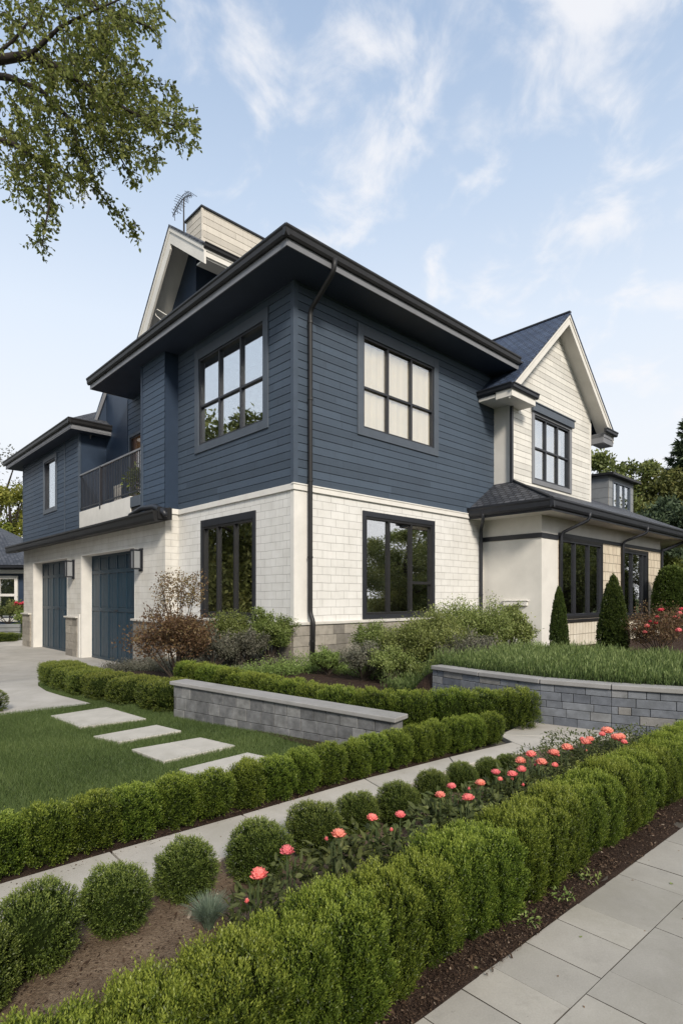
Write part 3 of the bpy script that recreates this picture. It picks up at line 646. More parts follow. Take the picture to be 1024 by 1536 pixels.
# --- steep dormer above the side eave
DU = -.2; AP = (5.4, 12.14); LF = (7.75, 9.37); RF = (3.5, 10.76)
def rake(b, M, A, B_, wdt, o0, o1, m=0, shift=0.0):
    """board below line A->B in a gable plane"""
    (a0, z0), (a1, z1) = A, B_
    q = [(a0, z0 - shift), (a1, z1 - shift), (a1, z1 - shift - wdt), (a0, z0 - shift - wdt)]
    P = [M(x, o0, z) for x, z in q] + [M(x, o1, z) for x, z in q]; b.hexa([P[0], P[1], P[2], P[3], P[4], P[5], P[6], P[7]], m)
D_ = ML(0)
b = MB()
for A, B_, wd in ((AP, LF, .62), (AP, RF, .46)): rake(b, D_, A, B_, wd, .14, .20, 0, .05)
rake(b, D_, (5.4, 12.14), LF, .16, .20, .225, 0, .05); rake(b, D_, AP, RF, .12, .20, .225, 0, .05)
dm = b.build('dormer', cream, house); dm['label'] = 'steep cream gabled dormer above the side eave'
b = MB()
for A, B_ in ((AP, LF), (AP, RF)):
    for q0, q1 in ((-.24, 4.5),): b.hexa([(q0, A[0], A[1] - .05), (q1, A[0], A[1] - .05), (q1, B_[0], B_[1] - .05), (q0, B_[0], B_[1] - .05), (q0, A[0], A[1] + .02), (q1, A[0], A[1] + .02), (q1, B_[0], B_[1] + .02), (q0, B_[0], B_[1] + .02)])
b.build('dormer_roof', shingle_d, dm)
b = MB()   # eave soffits inside the rakes
for A, B_ in ((AP, LF), (AP, RF)): b.hexa([(-.14, A[0], A[1] - .16), (3.5, A[0], A[1] - .16), (3.5, B_[0], B_[1] - .16), (-.14, B_[0], B_[1] - .16), (-.14, A[0], A[1] - .08), (3.5, A[0], A[1] - .08), (3.5, B_[0], B_[1] - .08), (-.14, B_[0], B_[1] - .08)])
b.box(-.14, 4.4, RF[0] + .02, RF[0] + .07, RF[1] - .30, RF[1] - .08); b.box(-.13, 4.4, RF[0] + .07, 4.0, RF[1] - .34, RF[1] - .30)
b.build('dormer_soffit', cream, dm)
b = MB(); gutter(b, (-.22, RF[0]), (4.4, RF[0]), RF[1] + .02, .10, .13, (0, -1)); b.build('dormer_gutter', char2, dm)
b = MB(); zt = lambda v: 12.02 - (v - 5.4) * 1.18 if v > 5.4 else 12.02 - (5.4 - v) * .73
b.quad((.5, 5.18, 9.0), (.5, 6.69, 9.0), (.5, 6.69, zt(6.69) - .1), (.5, 5.4, 11.95), (.5, 5.18, zt(5.18) - .1))
b.quad((.5, 5.18, 9.0), (4, 5.18, 9.4), (4, 5.18, zt(5.18) - .1), (.5, 5.18, zt(5.18) - .1)); b.quad((.5, 6.69, 9.0), (4, 6.69, 9.4), (4, 6.69, zt(6.69) - .1), (.5, 6.69, zt(6.69) - .1)); b.build('dormer_wall', navy_smooth, dm)
b = MB(); b.tube([(-.10, 6.9, 11.0 - .9), (-.06, 6.5, 10.2), (.1, 6.25, 10.0), (.3, 6.05, 9.85)], .012, 6); b.tube([(-.12, 6.55, 10.85), (-.11, 6.72, 10.45), (-.05, 6.6, 10.05), (.1, 6.3, 9.75)], .012, 6); b.build('cable', trimw, dm)
# --- boxed chimney stack clad in cream boards
b = MB(); wall_sheet(b, MR(6.6), 1.5, 3.95, 9.6, 14.05, (), .22, .015); wall_sheet(b, ML(1.5), 6.6, 7.62, 9.6, 14.05, (), .22, .015)
b.quad((3.95, 6.6, 9.6), (3.95, 7.62, 9.6), (3.95, 7.62, 14.05), (3.95, 6.6, 14.05)); b.quad((1.5, 7.62, 9.6), (3.95, 7.62, 9.6), (3.95, 7.62, 14.05), (1.5, 7.62, 14.05))
b.box(1.47, 1.53, 6.57, 6.63, 9.6, 14.05)
ch = b.build('chimney', cream_tower, house); ch['label'] = 'boxed chimney stack clad in cream boards behind the dormer'
b = MB(); b.box(1.44, 4.0, 6.54, 7.68, 14.05, 14.12); b.build('chimney_cap', char, ch, bevel=.01)
# --- roof aerial
an = empty('roof_aerial', G(1.15, 7.15, -.3), ANG); tag(an, 'thin metal roof aerial with drooping elements beside the cream chimney', 'aerial')
b = MB(); b.tube([(0, 0, 9.9), (0, 0, 14.75)], .022, 6); b.tube([(.04, .05, 10), (.05, .04, 14.0)], .012, 6); b.build('mast', char2, an)
b = MB(); b.tube([(0, .75, 14.55), (0, .35, 14.72), (0, 0, 14.78), (0, -.35, 14.68), (0, -.5, 14.6)], .014, 6)
b.tube([(0, .7, 14.72), (0, .3, 14.86), (0, 0, 14.9), (0, -.3, 14.82)], .010, 6); b.build('boom', char2, an)
for k in range(13):
    y = .75 - k * .1; b = MB(); zt_ = 14.82 - .35 * (y - .1) ** 2; ln = rg.uniform(.16, .38)
    b.tube([(rg.uniform(-.2, -.05), y, zt_), (0, y + .01, zt_ + .02), (rg.uniform(.1, .25), y - .02, zt_ - .03)], .008, 5); b.tube([(0, y, zt_), (.01, y - .03, zt_ - ln)], .010, 5); b.build('element', char2, an)

# --- right gable wing
GV, G0, G1 = -.6, 8.03, 13.80; GA = (10.95, 11.12); GL_ = (7.14, 7.72); GR = (14.72, 7.80); zg = 5.0
g = MR(GV)
HG = window(g, 9.30, 12.14, 5.22, 7.62, cas=.15, fw=.06, cols=(1/3, 2/3), rows=(.50,), casm=fascia_m, frm=char, gl=glass_hi, back='blind', label='gable window with a projecting slate head board', backd=.3)
b = MB(); fbox(b, g, 9.25, 12.2, .05, .12, 7.55, 7.82); fbox(b, g, 9.2, 12.25, .05, .15, 7.80, 7.84); b.build('head_board', casing_m, house, bevel=.004)
def gclip(z):
    if z < 7.6: return (G0, G1)
    return (max(G0, GA[0] - (GA[1] - .1 - z) / .895), min(G1, GA[0] + (GA[1] - .1 - z) / .885))
b = MB(); wall_sheet(b, g, G0 + .13, G1, zg, 10.98, [HG], .19, .014, clip=lambda z: (max(G0 + .13, gclip(z)[0]), gclip(z)[1])); b.build('gable_siding', cream_side, house)
b = MB(); b.quad((G0, GV, 4.2), (G0, 0, 4.2), (G0, 0, 7.9), (G0, GV, 7.9)); b.build('gable_side_wall', cream, house); b = MB(); b.quad((G1, GV, 4.2), (G1, 6, 4.2), (G1, 6, 8.3), (G1, GV, 8.3)); b.build('gable_side_wall', cream, house)
b = MB(); b.box(G0 - .01, G0 + .13, GV - .028, GV + .1, 4.9, 7.8); b.box(G1 - .1, G1 + .012, GV - .028, GV + .1, 4.9, 8.1); b.build('gable_corner_board', trimw, house, bevel=.004)
b = MB(); BV = -1.1
for A, B_ in ((GA, GL_), (GA, GR)):
    rake(b, MR(0), A, B_, .34, -BV - .05, -BV, 0, .05)
    rake(b, MR(0), A, B_, .11, -BV, -BV + .025, 0, .05)
b.build('bargeboard', cream, house)
b = MB()
for A, B_ in ((GA, GL_), (GA, GR)): b.hexa([(A[0], BV + .05, A[1] - .30), (A[0], GV - .002, A[1] - .30), (B_[0], GV - .002, B_[1] - .30), (B_[0], BV + .05, B_[1] - .30), (A[0], BV + .05, A[1] - .2), (A[0], GV - .002, A[1] - .2), (B_[0], GV - .002, B_[1] - .2), (B_[0], BV + .05, B_[1] - .2)])
b.build('gable_soffit', cream, house)
b = MB()
for A, B_ in ((GA, GL_), (GA, GR)): b.hexa([(A[0], BV - .04, A[1] - .06), (A[0], 8, A[1] - .06), (B_[0], 8, B_[1] - .06), (B_[0], BV - .04, B_[1] - .06), (A[0], BV - .04, A[1] + .02), (A[0], 8, A[1] + .02), (B_[0], 8, B_[1] + .02), (B_[0], BV - .04, B_[1] + .02)])
b.build('gable_roof', shingle, house)
b = MB(); b.box(GA[0] - .06, GA[0] + .06, BV - .045, 8, GA[1] + .0, GA[1] + .05); b.build('ridge_cap', char, house)
b = MB(); gutter(b, (GL_[0], BV - .1), (GL_[0], -.02), 7.76, .12, .16, (-1, 0)); gutter(b, (GL_[0] - .1, BV - .07), (8.55, BV - .07), 7.74, .12, .16, (0, -1)); b.build('gable_gutter', char, house); b = MB(); gutter(b, (13.75, BV - .03), (GR[0] + .1, BV - .03), 7.82, .12, .16, (0, -1)); gutter(b, (GR[0], BV - .1), (GR[0], 5), 7.82, .12, .16, (1, 0)); b.build('gable_gutter', char, house)
b = MB(); b.box(GL_[0], 8.02, BV, -.03, 7.46, 7.56); b.box(GL_[0] - .02, 8.5, BV - .07, GV - .03, 7.38, 7.60); b.build('eave_return', trimw, house, bevel=.006)
b = MB(); b.box(13.83, GR[0], BV + .02, GV - .0, 7.30, 7.65); b.box(13.83, GR[0] + .02, BV, 4, 7.5, 7.66); b.build('eave_return', fascia_m, house, bevel=.006)
b = MB(); b.box(7.92, 8.02, GV - .10, GV - .03, 4.9, 7.45); b.tube([(7.97, GV - .065, 7.4), (7.9, BV + .1, 7.52), (7.8, BV - .02, 7.62)], .045, 8); dpg = b.build('downpipe', char, house)

# --- lower right wing with hipped skirt roof
SU, SV, SE = 7.42, -1.92, 17.33; RX0, RY0, RZ = 6.62, -2.62, 4.15
sl_, sr_ = ML(SU), MR(SV)
K1 = window(sr_, 8.48, 11.62, .86, 3.34, cas=.09, fw=.06, cols=(.34, .68), rows=(), casm=char2, frm=char, gl=glass, back=None, label='first tall window of the low wing, behind the first cone topiary', casout=.03)
K2 = window(sr_, 13.23, 15.90, .78, 3.28, cas=.09, fw=.07, cols=(.40, .82), rows=(), casm=char2, frm=char, gl=glass, back=None, label='second tall window of the low wing, partly behind the second cone topiary', casout=.03)
b = MB(); wall_sheet(b, sl_, SV, 0, -.1, 3.92); wall_sheet(b, sr_, SU, 8.42, -.1, 3.92); wall_sheet(b, sr_, 8.42, SE, 3.36, 3.92); b.quad((SE, SV, -.1), (SE, 6, -.1), (SE, 6, 4), (SE, SV, 4)); b.build('stucco_wall', cream, house)
b = MB(); wall_sheet(b, sr_, 8.42, SE, .80, 3.36, [K1, K2]); b.build('tiled_wall', tile_m, house)
b = MB(); wall_sheet(b, sr_, 8.42, SE, -.1, .80); b.build('plinth_panel', panel_m, house)
b = MB(); fbox(b, sr_, 8.42, 13.2, 0, .06, .76, .84); fbox(b, sr_, 13.15, 16.0, 0, .06, .70, .775); b.build('wing_sill', char2, house, bevel=.004)
b = MB(); b.box(SU - .03, SU, SV - .03, 0, 3.22, 3.36); b.box(SU, 8.42, SV - .03, SV, 3.22, 3.36); b.box(8.42, SE + .02, SV - .034, SV, 3.33, 3.44); b.build('wall_band', char, house)
b = MB(); b.box(RX0 + .05, SU - .001, RY0 + .05, 0, 3.86, 3.90); b.box(SU - .001, 22, RY0 + .05, SV - .001, 3.86, 3.90); b.box(SE + .02, 22, SV, 3, 3.86, 3.90); b.build('wing_soffit', cream, house)
b = MB(); b.box(RX0 + .02, RX0 + .05, RY0 + .02, 0, 3.84, 4.1); b.box(RX0 + .05, 22, RY0 + .02, RY0 + .05, 3.84, 4.1); gutter(b, (RX0 + .02, RY0 - .08), (RX0 + .02, 0), RZ + .02, .11, .26, (-1, 0)); gutter(b, (RX0 - .08, RY0 + .02), (22.1, RY0 + .02), RZ + .02, .12, .26, (0, -1)); b.build('wing_gutter', char, house)
b = MB(); zc_ = lambda v: RZ + (v - RY0) * .485
tl = RX0 + (.85 - RY0) * .485 / .66
A = (RX0, RY0, RZ); Bq = (22, RY0, RZ); T0 = (tl, .85, zc_(.85)); T1 = (19.5, .85, zc_(.85))
b.quad(A, Bq, T1, T0); b.quad((RX0, .02, RZ), A, T0, (tl, .86, zc_(.85))); b.quad(Bq, (22, 4.3, RZ), T1); b.quad(T0, T1, (19.5, .86, zc_(.85) - .1), (tl, .86, zc_(.85) - .1))
b.quad((RX0, RY0, RZ - .05), (22, RY0, RZ - .05), (22, 4.3, RZ - .05), (RX0, .02, RZ - .05)); b.quad(T1, (22, 4.3, RZ), (9, 4.3, RZ), T0); b.build('wing_roof', shingle_d, house)
b = MB(); b.tube([(RX0, RY0, RZ + .02), (T0[0], T0[1], T0[2] + .02)], .045, 6); b.build('hip_cap', char, house)
# box dormer on the low roof
b = MB(); wall_sheet(b, MR(.5), 18.3, 21.25, 5.1, 7.0, [(18.75, 20.85, 5.62, 6.80)], .45, .012); wall_sheet(b, ML(18.3), .5, 3.2, 5.1, 7.0, (), .45, .012); b.quad((21.25, .5, 4.8), (21.25, 3.2, 4.8), (21.25, 3.2, 7), (21.25, .5, 7)); b.quad((18.3, 3.2, 4.8), (21.25, 3.2, 4.8), (21.25, 3.2, 7), (18.3, 3.2, 7))
bd = b.build('box_dormer', greyb, house); bd['label'] = 'small grey box dormer on the low right roof'
b = MB(); b.hexa([(18.1, .2, 6.98), (21.5, .2, 6.98), (21.5, 3.4, 7.1), (18.1, 3.4, 7.1), (18.1, .2, 7.08), (21.5, .2, 7.08), (21.5, 3.4, 7.2), (18.1, 3.4, 7.2)]); b.build('roof', char2, bd)
b = MB(); fbox(b, MR(.5), 18.75, 18.83, -.05, .03, 5.62, 6.8); fbox(b, MR(.5), 20.77, 20.85, -.05, .03, 5.62, 6.8); fbox(b, MR(.5), 18.83, 20.77, -.05, .028, 5.62, 5.68); fbox(b, MR(.5), 18.83, 20.77, -.05, .028, 6.74, 6.8)
for x in (19.35, 19.5, 20.1): fbox(b, MR(.5), x, x + .05, -.045, .02, 5.68, 6.74)
wf = b.build('window', casing_m, bd); b = MB(); fbox(b, MR(.5), 18.8, 20.8, -.04, -.03, 5.65, 6.77); b.build('pane', glass_hi, wf); b = MB(); fbox(b, MR(.5), 18.8, 20.8, -.3, -.29, 5.65, 6.77); b.build('curtain', curtain_m, wf)
# wall bracket lamp/letter box on the stucco
b = MB(); fbox(b, sl_, -1.50, -.74, 0, .07, 1.27, 1.40); fbox(b, sl_, -1.54, -.70, 0, .09, 1.40, 1.44); b.build('letter_box', trimw, house, bevel=.008)

# --- downpipes
def pipe(pts, rad, mat_, clips=()):
    b = MB(); P = [Vector(p) for p in pts]; Q = [P[0]]
    for i in range(1, len(P) - 1):   # round the elbows
        a = (P[i - 1] - P[i]); c = (P[i + 1] - P[i]); r = min(.12, a.length * .45, c.length * .45); a.normalize(); c.normalize()
        for t in (0, .25, .5, .75, 1): Q.append((P[i] + a * r) * (1 - t) ** 2 + P[i] * 2 * t * (1 - t) + (P[i] + c * r) * t * t)
    Q.append(P[-1]); b.tube(Q, rad, 10); o_ = b.build('downpipe', mat_, house, smooth=True)
    for c in clips:
        b = MB(); b.tube([c - Vector((0, 0, .02)), c + Vector((0, 0, .02))], rad * 1.22, 10); b.build('collar', mat_, o_)
    return o_
V3 = Vector
pipe([(.30, -.98, 8.62), (.30, -.96, 8.36), (.36, -.12, 7.86), (.36, -.12, 1.15), (.36, -.22, .98), (.36, -.20, .0)], .052, char2, [V3((.36, -.12, 7.6)), V3((.36, -.12, 5.9)), V3((.36, -.12, 4.1)), V3((.36, -.12, 2.4)), V3((.36, -.20, .55))])
pipe([(6.60, -.52, 4.05), (6.62, -.52, 3.78), (7.2, -.08, 3.6), (7.2, -.08, .98), (7.2, -.19, .80), (7.2, -.17, .2)], .05, char, [V3((7.2, -.08, 3.2)), V3((7.2, -.08, 1.6))])
pipe([(8.85, -2.68, 4.0), (8.85, -2.66, 3.78), (8.47, -2.0, 3.42), (8.47, -2.0, .1)], .045, char, [V3((8.47, -2.0, 3.1))])
pipe([(13.6, -2.68, 4.0), (13.6, -2.66, 3.78), (13.22, -2.0, 3.48), (13.22, -2.0, .1)], .045, char, [V3((13.22, -2.0, 3.1))])
b = MB(); b.tube([(SE + .05, SV - .05, -.1), (SE + .05, SV - .05, 3.5)], .05, 8); b.tube([(SE + .05, SV - .05, 3.4), (SE + 1.4, SV - .5, 3.84)], .07, 8); b.build('corner_bracket', char, house)

# ------------------------------------------------------------------ garage wing
gw = ML(-PP)
DO = [(7.31, 11.96), (13.50, 18.0)]; ZT = 3.06
b = MB(); wall_sheet(b, gw, PV, 19.5, -.8, 3.9, [(a, c, -.9, ZT) for a, c in DO]); b.quad((-PP, PV, -.5), (0, PV, -.5), (0, PV, 3.9), (-PP, PV, 3.9)); b.quad((-PP, 19.5, -.8), (4, 19.5, -.8), (4, 19.5, 3.9), (-PP, 19.5, 3.9))
b.build('garage_wall', shake2, house)
b = MB()
for a, c in DO:   # reveals
    b.box(-PP - .006, .08, c - .05, c + .05, -.8, ZT - .001); b.box(-PP - .005, .08, a - .02, a + .012, -.8, ZT - .002); b.box(-PP - .004, .08, a + .012, c - .05, ZT - .02, ZT + .02)
b.box(-PP - .03, -PP, 12.06, 12.24, -.8, .9)
b.build('door_reveal', trimw, house, bevel=.004)
for di, (a, c) in enumerate(DO):
    M = ML(-.02); b = MB(); a0, a1 = a + .01, c - .04; fbox(b, M, a0, a1, -.06, 0, -.78, ZT)
    gd = b.build('garage_door', door_navy, house); gd['label'] = ['nearer navy panelled garage door', 'farther navy panelled garage door'][di]
    b = MB(); W_ = a1 - a0
    for zr in (-.74, 1.02, 2.36): fbox(b, M, a0, a1, 0, .028, zr, zr + .13)
    fbox(b, M, a0, a1, 0, .028, ZT - .1, ZT)
    npan = 6
    for k in range(npan + 1):
        x = a0 + W_ * k / npan; fbox(b, M, max(a0, x - .06), min(a1, x + .06), 0, .026, -.61, ZT - .1)
    for k in range(npan):   # raised boards
        x0, x1 = a0 + W_ * k / npan + .06, a0 + W_ * (k + 1) / npan - .06
        for (z0, z1) in ((-.61, 1.02), (1.15, 2.36)):
            for j in range(2):
                xa = x0 + (x1 - x0) * j / 2 + .012; xb = x0 + (x1 - x0) * (j + 1) / 2 - .012; fbox(b, M, xa, xb, 0, .010, z0 + .03, z1 - .03)
        fbox(b, M, x0 + .05, x1 - .05, 0, .014, 2.53, ZT - .14)
    b.build('rail', door_navy, gd, bevel=.004)
    b = MB(); fbox(b, M, (a0 + a1) / 2 - .12, (a0 + a1) / 2 + .12, .028, .05, 1.05, 1.09); b.build('handle', char, gd)
for (a0, a1, z0, z1, lab) in ((6.62, 7.04, 2.36, 2.95, 'wall lantern between the stone pier and the nearer garage door'), (12.55, 12.98, 2.28, 2.90, 'wall lantern between the two garage doors')):
    am = (a0 + a1) / 2; b = MB(); fbox(b, gw, am - .12, am + .12, 0, .03, z0 - .06, z1 + .04)
    fbox(b, gw, a0 + .1, a1 - .1, .03, .30, z1 - .03, z1); fbox(b, gw, a0 + .1, a1 - .1, .03, .30, z0, z0 + .03)
    for x in (a0 + .1, a1 - .13):
        for y in (.05, .27): fbox(b, gw, x, x + .03, y, y + .03, z0 + .03, z1 - .03)
    lm = b.build('wall_lantern', char, house); lm['label'] = lab
    b = MB(); fbox(b, gw, a0 + .13, a1 - .13, .08, .27, z0 + .04, z1 - .04); b.build('glass', fog, lm)
# pent gutter over the garage doors, turned up at the near end
b = MB(); b.hexa([(-.80, 4.95, 3.60), (-PP, 4.95, 3.66), (-PP, 20.6, 3.66), (-.80, 20.6, 3.60), (-.80, 4.95, 3.74), (-PP, 4.95, 4.02), (-PP, 20.6, 4.02), (-.80, 20.6, 3.74)])
gutter(b, (-.80, 4.95), (-.80, 20.65), 3.90, .14, .30, (-1, 0)); b.box(-.80, -PP + .02, 4.90, 4.95, 3.66, 3.98); b.build('garage_eave', char2, house)
b = MB(); b.tube([(-.86, 6.6, 3.92), (-.80, 5.9, 4.05), (-.70, 5.3, 4.02), (-.66, 4.86, 3.86), (-.66, 4.72, 3.74)], [.06, .08, .10, .10, .06], 8); b.build('eave_scroll', char, house, smooth=True)
# white lower pier cap + navy pier above
b = MB(); b.box(-PP - .03, .0, 5.23, 6.79, 3.88, 4.03); b.build('belly_band', trimw, house, bevel=.005)
b = MB(); wall_sheet(b, gw, PV, 6.69, 4.0, ZS, (), .183, .020); b.build('pier_siding', navy_side2, house)
b = MB(); b.box(-PP - .0, 0, PV - .0, PV + .03, 4.0, ZS); b.box(-PP - .028, -PP + .1, 6.69, 6.82, 4.0, ZS); b.quad((-PP, 6.8, 4), (.55, 6.8, 4), (.55, 6.8, ZS), (-PP, 6.8, ZS)); b.build('pier_side', navy_smooth, house)
# balcony
BB = .55; M = ML(BB)
H5 = window(M, 8.85, 9.95, 4.45, 7.22, cas=.10, fw=.05, cols=(), rows=(.46,), casm=casing_m, frm=char, gl=glass_lo, back=None, label='balcony door with warm light inside', depth=.5)
b = MB(); fbox(b, M, 8.9, 9.9, -.45, -.40, 4.5, 7.2); b.build('lit_room', warm, house)
b = MB(); wall_sheet(b, M, 6.8, 10.1, 4.3, 9.0, [H5], .183, .020); b.build('balcony_siding', navy_side2, house)
b = MB(); b.quad((BB, 10.1, 4.3), (BB, 12.1, 4.3), (BB, 12.1, 10), (BB, 10.1, 10)); b.box(BB - .03, BB, 10.06, 10.14, 4.3, 9)
b.quad((-PP, 12.1, 4.2), (BB, 12.1, 4.2), (BB, 12.1, 9.75), (.0, 12.1, 7.9), (-PP, 12.1, 7.7)); b.build('balcony_side_wall', navy_smooth, house)
b = MB(); rake(b, MR(12.1), (.66, 9.95), (-.06, 7.72), .30, .03, .10); b.build('rear_bargeboard', fascia_m, house)
b = MB(); b.box(-PP, BB, 6.8, 12.1, 4.2, 4.32); b.build('balcony_floor', char2, house)
b = MB(); b.box(-PP - .03, -PP + .12, 7.55, 12.12, 4.02, 4.66); b.build('balcony_parapet', trimw, house, bevel=.006)
b = MB(); b.box(-PP - .04, -PP + .10, 6.85, 7.55, 4.30, 4.62); b.build('balcony_bracket', casing_m, house, bevel=.006)
bl = MB(); bl.box(-PP - .02, -PP + .04, 6.72, 12.1, 5.98, 6.04); br = bl.build('balcony_railing', fascia_m, house, bevel=.004)
b = MB(); b.box(-PP - .0, -PP + .03, 6.85, 12.1, 4.76, 4.80); b.build('bottom_rail', char, br)
y = 6.95
while y < 12.05:
    b = MB(); wd = .026 if int(y * 8) % 11 else .05; b.box(-PP - .0, -PP + .02, y, y + wd, 4.70, 5.98); b.build('baluster', char, br); y += .135
b = MB(); b.box(-PP - .05, -PP + .04, 6.66, 6.78, 4.25, 6.12); b.build('newel_post', navy, br, bevel=.004)
b = MB(); b.box(-PP - .05, -PP + .04, 10.0, 10.09, 4.55, 6.0); b.build('newel_post', char, br, bevel=.004)

# small navy wing with its own eave
M = gw
H6 = window(M, 14.65, 16.40, 5.02, 7.35, cas=.16, fw=.05, cols=(), rows=(), casm=casing_m, frm=char, gl=glass_hi, back='blind', label='narrow bright window of the far navy wing', backd=.9)
b = MB(); wall_sheet(b, M, 12.1, 19.5, 4.0, 7.62, [H6], .183, .020); b.build('far_siding', navy_side2, house)
b = MB(); b.box(-PP - .035, -PP + .02, 12.06, 12.2, 4.0, 7.6); b.build('corner_board', navy, house); b = MB(); b.box(-PP - .032, -PP, 13.65, 13.75, 4.0, 7.6); b.build('cover_strip', navy, house); b = MB(); b.box(-PP - .03, 3, 19.5, 19.56, 4, 7.6); b.build('corner_board', navy, house)
b = MB(); b.box(-.9, 1.2, 11.6, 20.6, 7.58, 7.62); b.build('far_soffit', soffit_navy, house)
b = MB(); b.box(-.9, -.87, 11.6, 20.6, 7.56, 7.74); b.box(-.87, 1.2, 11.6, 11.63, 7.56, 7.74); b.build('far_fascia', fascia_m, house)
b = MB(); gutter(b, (-.9, 11.5), (-.9, 20.7), 7.93, .11, .20, (-1, 0)); gutter(b, (-1.0, 11.6), (.9, 11.6), 7.93, .11, .20, (0, -1)); b.build('far_gutter', char2, house)
b = MB(); hip(b, -.9, 7, 11.6, 20.6, 7.92, .62); b.build('far_roof', shingle_g, house)
# balcony things
pot = empty('potted_plant', G(-.10, 7.95, 4.32), ANG); tag(pot, 'leafy green potted plant at the near end of the balcony', 'plant')
b = MB(); b.tube([(0, 0, 0), (0, 0, .4), (0, 0, .42)], [.17, .24, .25], 14); b.build('pot', terra, pot)
rr = np.random.default_rng(4); me = cloud_leaves([((0, 0, .85), (.35, .4, .5)), ((.05, .1, 1.1), (.25, .3, .3))], 260, .12, .06, rr, shrub_leaf, 'foliage'); place('foliage', me, (0, 0, 0), 0, 1, pot)
chr_ = empty('balcony_chair', G(.05, 10.35, 4.32), ANG); tag(chr_, 'pale slatted chair standing behind the balcony railing', 'chair')
b = MB(); b.box(-.25, .25, -.3, .3, .40, .46); b.build('seat', wicker, chr_, bevel=.01)
b = MB()
for k in range(5): b.box(.22, .26, -.3 + k * .125, -.22 + k * .125, .46, 1.15)
b.box(.21, .27, -.32, .32, 1.1, 1.18); b.build('backrest', wicker, chr_)
for sx in (-.22, .22):
    for sy in (-.27, .27): b = MB(); b.box(sx - .025, sx + .025, sy - .025, sy + .025, 0, .40); b.build('leg', wicker, chr_)

# ================================================================== GARDEN WALLS
def zlerp(a, b_, t): return a + (b_ - a) * t
gwl = empty('garden_wall', G(-4.2, -4.6, 0), 0); tag(gwl, 'low grey block garden wall beside the stepping slabs', 'wall')
off = -gwl.location
A0, A1 = G(-4.36, -3.02), G(-3.66, -6.10); dv = (A1 - A0).normalized(); nv = Vector((-dv.y, dv.x, 0)); nv = nv if nv.dot(Vector((UX, UY, 0))) > 0 else -nv
b = MB(); rg = random.Random(11); Lw = (A1 - A0).length; TH = .20
for r in range(3):
    x = 0 if r % 2 == 0 else -.13
    while x < Lw:
        ln = rg.uniform(.15, .24); xa, xb = max(0, x), min(Lw, x + ln); x += ln
        if xb - xa < .03: continue
        z00, z01 = [-.06 + (zlerp(.395, .315, q / Lw) + .06) * r / 3 for q in (xa, xb)]; z10, z11 = [-.06 + (zlerp(.395, .315, q / Lw) + .06) * (r + 1) / 3 for q in (xa, xb)]
        j = rg.uniform(-.003, .004); a = A0 + dv * (xa + .002) + off; c = A0 + dv * (xb - .002) + off; n0 = nv * j; n1 = nv * (TH - .005)
        Z = lambda p, z: Vector((p.x, p.y, z))
        b.hexa([Z(a + n0, z00 + .002), Z(c + n0, z01 + .002), Z(c + n1, z01 + .002), Z(a + n1, z00 + .002), Z(a + n0, z10 - .002), Z(c + n0, z11 - .002), Z(c + n1, z11 - .002), Z(a + n1, z10 - .002)], 0, rg.choice([0, .1, .2, .35, .5, .5, .6, .75]))
b.build('blockwork', block_g, gwl, bevel=.004)
def cap_strip(pts, wn, th, over, parent, mat_, zt, name='coping', joints=True):
    b = MB(); 
    for (p0, z0), (p1, z1) in zip(pts[:-1], pts[1:]):
        d = (p1 - p0).normalized(); n = Vector((-d.y, d.x, 0)); n = n if n.dot(Vector((UX, UY, 0))) > 0 else -n
        a, c = p0 + d * .003, p1 - d * .003
        q = [(a - n * over, z0), (c - n * over, z1), (c + n * (wn + over), z1), (a + n * (wn + over), z0)]
        b.hexa([Vector((p.x, p.y, z - th)) for p, z in q] + [Vector((p.x, p.y, z)) for p, z in q], 0, random.random())
    return b.build(name, mat_, parent, bevel=.008, seg=2)
cap_strip([(A0 - dv * .04 + off, .445), (A1 + dv * .04 + off, .355)], TH, .045, .035, gwl, cope_m, 0)

pw = empty('planter_wall', G(-1.3, -6.5, 0), 0); tag(pw, 'curved blue grey stone retaining wall holding the raised planting bed', 'wall'); off = -pw.location
b = MB(); rg = random.Random(5)
hs = [.115, .10, .085, .10, .09]; x0s = 0
for i in range(len(PWP) - 1):
    P0, P1 = G(*PWP[i]) + off, G(*PWP[i + 1]) + off; d = (P1 - P0).normalized(); n = Vector((-d.y, d.x, 0)); n = n if n.dot(Vector((UX, UY, 0))) > 0 else -n; LL = (P1 - P0).length; z = 0
    for r, h in enumerate(hs):
        x = -rg.uniform(0, .2)
        while x < LL - .001:
            ln = rg.choice([.13, .18, .26, .34, .38]); xa, xb = max(0, x), min(LL, x + ln); x += ln
            if LL - xb < .06: xb = LL; x = LL
            if xb - xa < .03: continue
            j = rg.uniform(-.004, .004); a = P0 + d * (xa + .0025) + n * j; c = P0 + d * (xb - .0025) + n * j; e = n * .12
            q = [a, c, c + e, a + e]; b.hexa([Vector((p.x, p.y, z + .0025)) for p in q] + [Vector((p.x, p.y, z + h - .0025)) for p in q], 0, rg.choice([0, .1, .2, .3, .35, .5, .6, .9, 1.0]) if rg.random() < .8 else .25)
        z += h
b.build('stonework', block_m, pw, bevel=.004)
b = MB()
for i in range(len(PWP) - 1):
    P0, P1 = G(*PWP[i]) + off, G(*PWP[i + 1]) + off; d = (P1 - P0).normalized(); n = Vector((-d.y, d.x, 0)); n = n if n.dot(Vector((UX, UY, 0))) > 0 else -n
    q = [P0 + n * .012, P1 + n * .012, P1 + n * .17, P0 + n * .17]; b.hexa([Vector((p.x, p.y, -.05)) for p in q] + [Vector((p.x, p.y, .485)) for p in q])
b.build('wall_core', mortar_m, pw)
cap_strip([(G(*p) + off, .545) for p in PWP], .16, .055, .03, pw, cope_m, 0)
